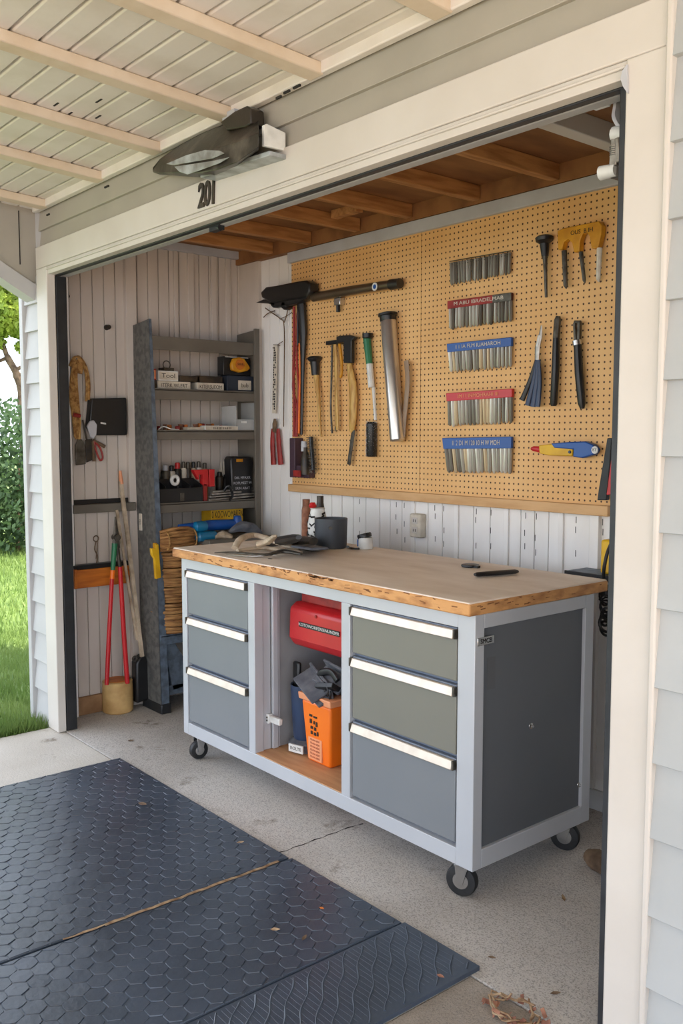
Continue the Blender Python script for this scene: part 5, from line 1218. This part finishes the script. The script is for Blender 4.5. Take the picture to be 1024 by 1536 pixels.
# log piece at right
c = P(905, 1300, 'z', 0.0)
t = thing('broken_branch', 'short broken branch lying on the slab by the right jamb', 'branch', c)
g = G(); a = P(882, 1283, 'z', .035); q = [a, a+Vector((.03, -.005, 0)), a+Vector((.09, -.02, .002)), a+Vector((.2, -.05, .0))]; g.tube(q, [.022, .034, .033, .028], 12); g.build('branch_body', m_bark, t)
g = G(); g.lathe(a+Vector((-.004, .001, 0)), (-1, .2, 0), [(0, .018), (.004, .012)], 10); g.build('broken_end', m_twig, t)
# dried plant curl at the bottom
c = P(770, 1522, 'z', 0)
t = thing('dried_vine', 'curled dried vine with brown leaves on the stained concrete', 'dried plant', c)
g = G()
for k in range(5):
    pts = [c+Vector((math.cos(a)*(.06+R(-.015, .015)), math.sin(a)*(.04+R(-.01, .01)), .008+R(0, .018))) for a in [i*.42+k*1.1 for i in range(9)]]
    g.tube(smoothpts(pts, 3), .0026, 5)
g.build('stems', m_twig, t)
g = G()
for k in range(26):
    a = R(0, 6.28); p = c+Vector((math.cos(a)*R(.04, .09), math.sin(a)*R(.03, .06), R(.004, .022))); u = Vector((R(-1, 1), R(-1, 1), R(-.4, .4))).normalized()*R(.006, .014); v = u.orthogonal().normalized()*R(.003, .007)
    g.obox(p, u, v, u.cross(v).normalized()*.0006)
g.build('withered_leaves', m_leafdry, t)

# ================================================================== OUTSIDE: LAWN, SHRUBS, TREE
g = G(); g.box(-60, -4.16, -20, 60, -.12, -.03); g.box(-4.16, 6, 4.25, 60, -.12, -.03); struct(g.build('ground', m_grass))
g = G(); rnd = random.Random(3)
def blade(x, y, h, w):
    a = rnd.uniform(0, 6.28); dx, dy = math.cos(a)*w, math.sin(a)*w; lx, ly = rnd.uniform(-.5, .5)*h, rnd.uniform(-.5, .5)*h
    o = len(g.v); g.v.extend((Vector((x-dx, y-dy, -.03)), Vector((x+dx, y+dy, -.03)), Vector((x+lx, y+ly, -.03+h)))); g.f.append((o, o+1, o+2))
for i in range(26000):
    x = -4.175-2.4*rnd.random()**1.4; y = rnd.uniform(1.0, 3.2)
    if x > -4.42 and y > 1.64: continue
    blade(x, y, rnd.uniform(.03, .075), .0035)
for i in range(16000):
    x = rnd.uniform(-13, -6.3); y = .36*-x+rnd.uniform(-1.6, 1.2); blade(x, y, rnd.uniform(.04, .08), .007)
for i in range(3000):
    x = -4.165-rnd.random()*.12; y = rnd.uniform(1.0, 1.66); blade(x, y, rnd.uniform(.04, .09), .004)
lw = bpy.data.meshes.new('grass'); lw.from_pydata(g.v, [], g.f); lw.materials.append(m_grass)
lo = bpy.data.objects.new('grass', lw); COL.objects.link(lo); tag(lo, 'green lawn grass beyond the slab and beside the house', 'grass'); lo['kind'] = 'stuff'
def crown(g, c, rx, ry, rz, n, s, rnd):
    for i in range(n):
        while True:
            p = Vector((rnd.uniform(-1, 1), rnd.uniform(-1, 1), rnd.uniform(-1, 1)))
            if .35 < p.length < 1: break
        q = Vector(c)+Vector((p.x*rx, p.y*ry, p.z*rz)); u = Vector((rnd.uniform(-1, 1), rnd.uniform(-1, 1), rnd.uniform(-1, 1))).normalized()*s*rnd.uniform(.6, 1.2)
        v = u.orthogonal().normalized()*s*.5; o = len(g.v); g.v.extend((q-u, q+v, q+u, q-v)); g.f.append((o, o+1, o+2, o+3))
def leaves(name, g, m, parent):
    me = bpy.data.meshes.new(name); org = parent.location; me.from_pydata([v-org for v in g.v], [], g.f); me.materials.append(m)
    o = bpy.data.objects.new(name, me); COL.objects.link(o); o.parent = parent; return o
rnd = random.Random(5)
D = Vector((-.938, .347, 0))
base = D*14; base.z = -.03; LT = Vector((.347, .938, 0))
t = thing('garden_tree', 'bright green garden tree with forked trunk rising above the hedge', 'tree', base)
b = base; pt = lambda l, z: b+LT*l+Vector((0, 0, z))
g = G()
g.tube(smoothpts([pt(.12, 0), pt(.14, 1.2), pt(.12, 2.0), pt(.04, 2.3), pt(-.08, 2.55), pt(-.2, 3.0)]), [.10]*6+[.085]*6+[.065]*6+[.05]*6+[.035]*7, 10)
g.tube(smoothpts([pt(.04, 2.34), pt(.25, 2.42), pt(.5, 2.4), pt(.9, 3.0)]), .028, 8)
g.tube(smoothpts([pt(-.08, 2.5), pt(-.3, 2.44), pt(-.7, 2.6), pt(-1.1, 3.1)]), .025, 8)
g.build('trunk', m_bark, t)
g = G()
for l, z, r, n in ((-.25, 3.15, .6, 4200), (.30, 3.10, .55, 3400), (-.9, 3.0, .6, 1800), (1.2, 3.2, .7, 1500), (-1.8, 3.2, .8, 1200), (0, 3.9, 1.0, 3000), (-.30, 2.72, .22, 420), (.20, 2.66, .16, 180), (0, 3.4, .5, 2200)):
    crown(g, pt(l, z), r, r, r*.62, n, .06, rnd)
leaves('foliage', g, m_leaf, t)
c = D*11.8; c.z = -.03
t = thing('garden_hedge', 'dense dark green hedge below the garden tree at the end of the lawn', 'hedge', c)
g = G()
for k in range(9): q_ = c+LT*((k-4)*.45); g.tube([q_, q_+Vector((R(-.2, .2), R(-.2, .2), 1.1))], [.03, .015], 6)
g.build('stems', m_bark, t)
g = G()
for k in range(5):
    q_ = c+LT*((k-2)*.8)
    crown(g, q_+Vector((0, 0, .98+R(-.08, .04))), .85, .85, .90, 3600 if k in (1, 2, 3) else 2200, .045, rnd); crown(g, q_+Vector((0, 0, .4)), .95, .95, .5, 1100, .045, rnd)
leaves('foliage', g, m_hedge, t)
g = G(); c = P(30, 812, 'z', 0); g.lathe((c.x, c.y, -.0), (0, 0, 1), [(0, .05), (.03, .06), (.06, .03)], 10); tag(g.build('white_stone', m_white), 'small white stone lying on the lawn', 'stone')
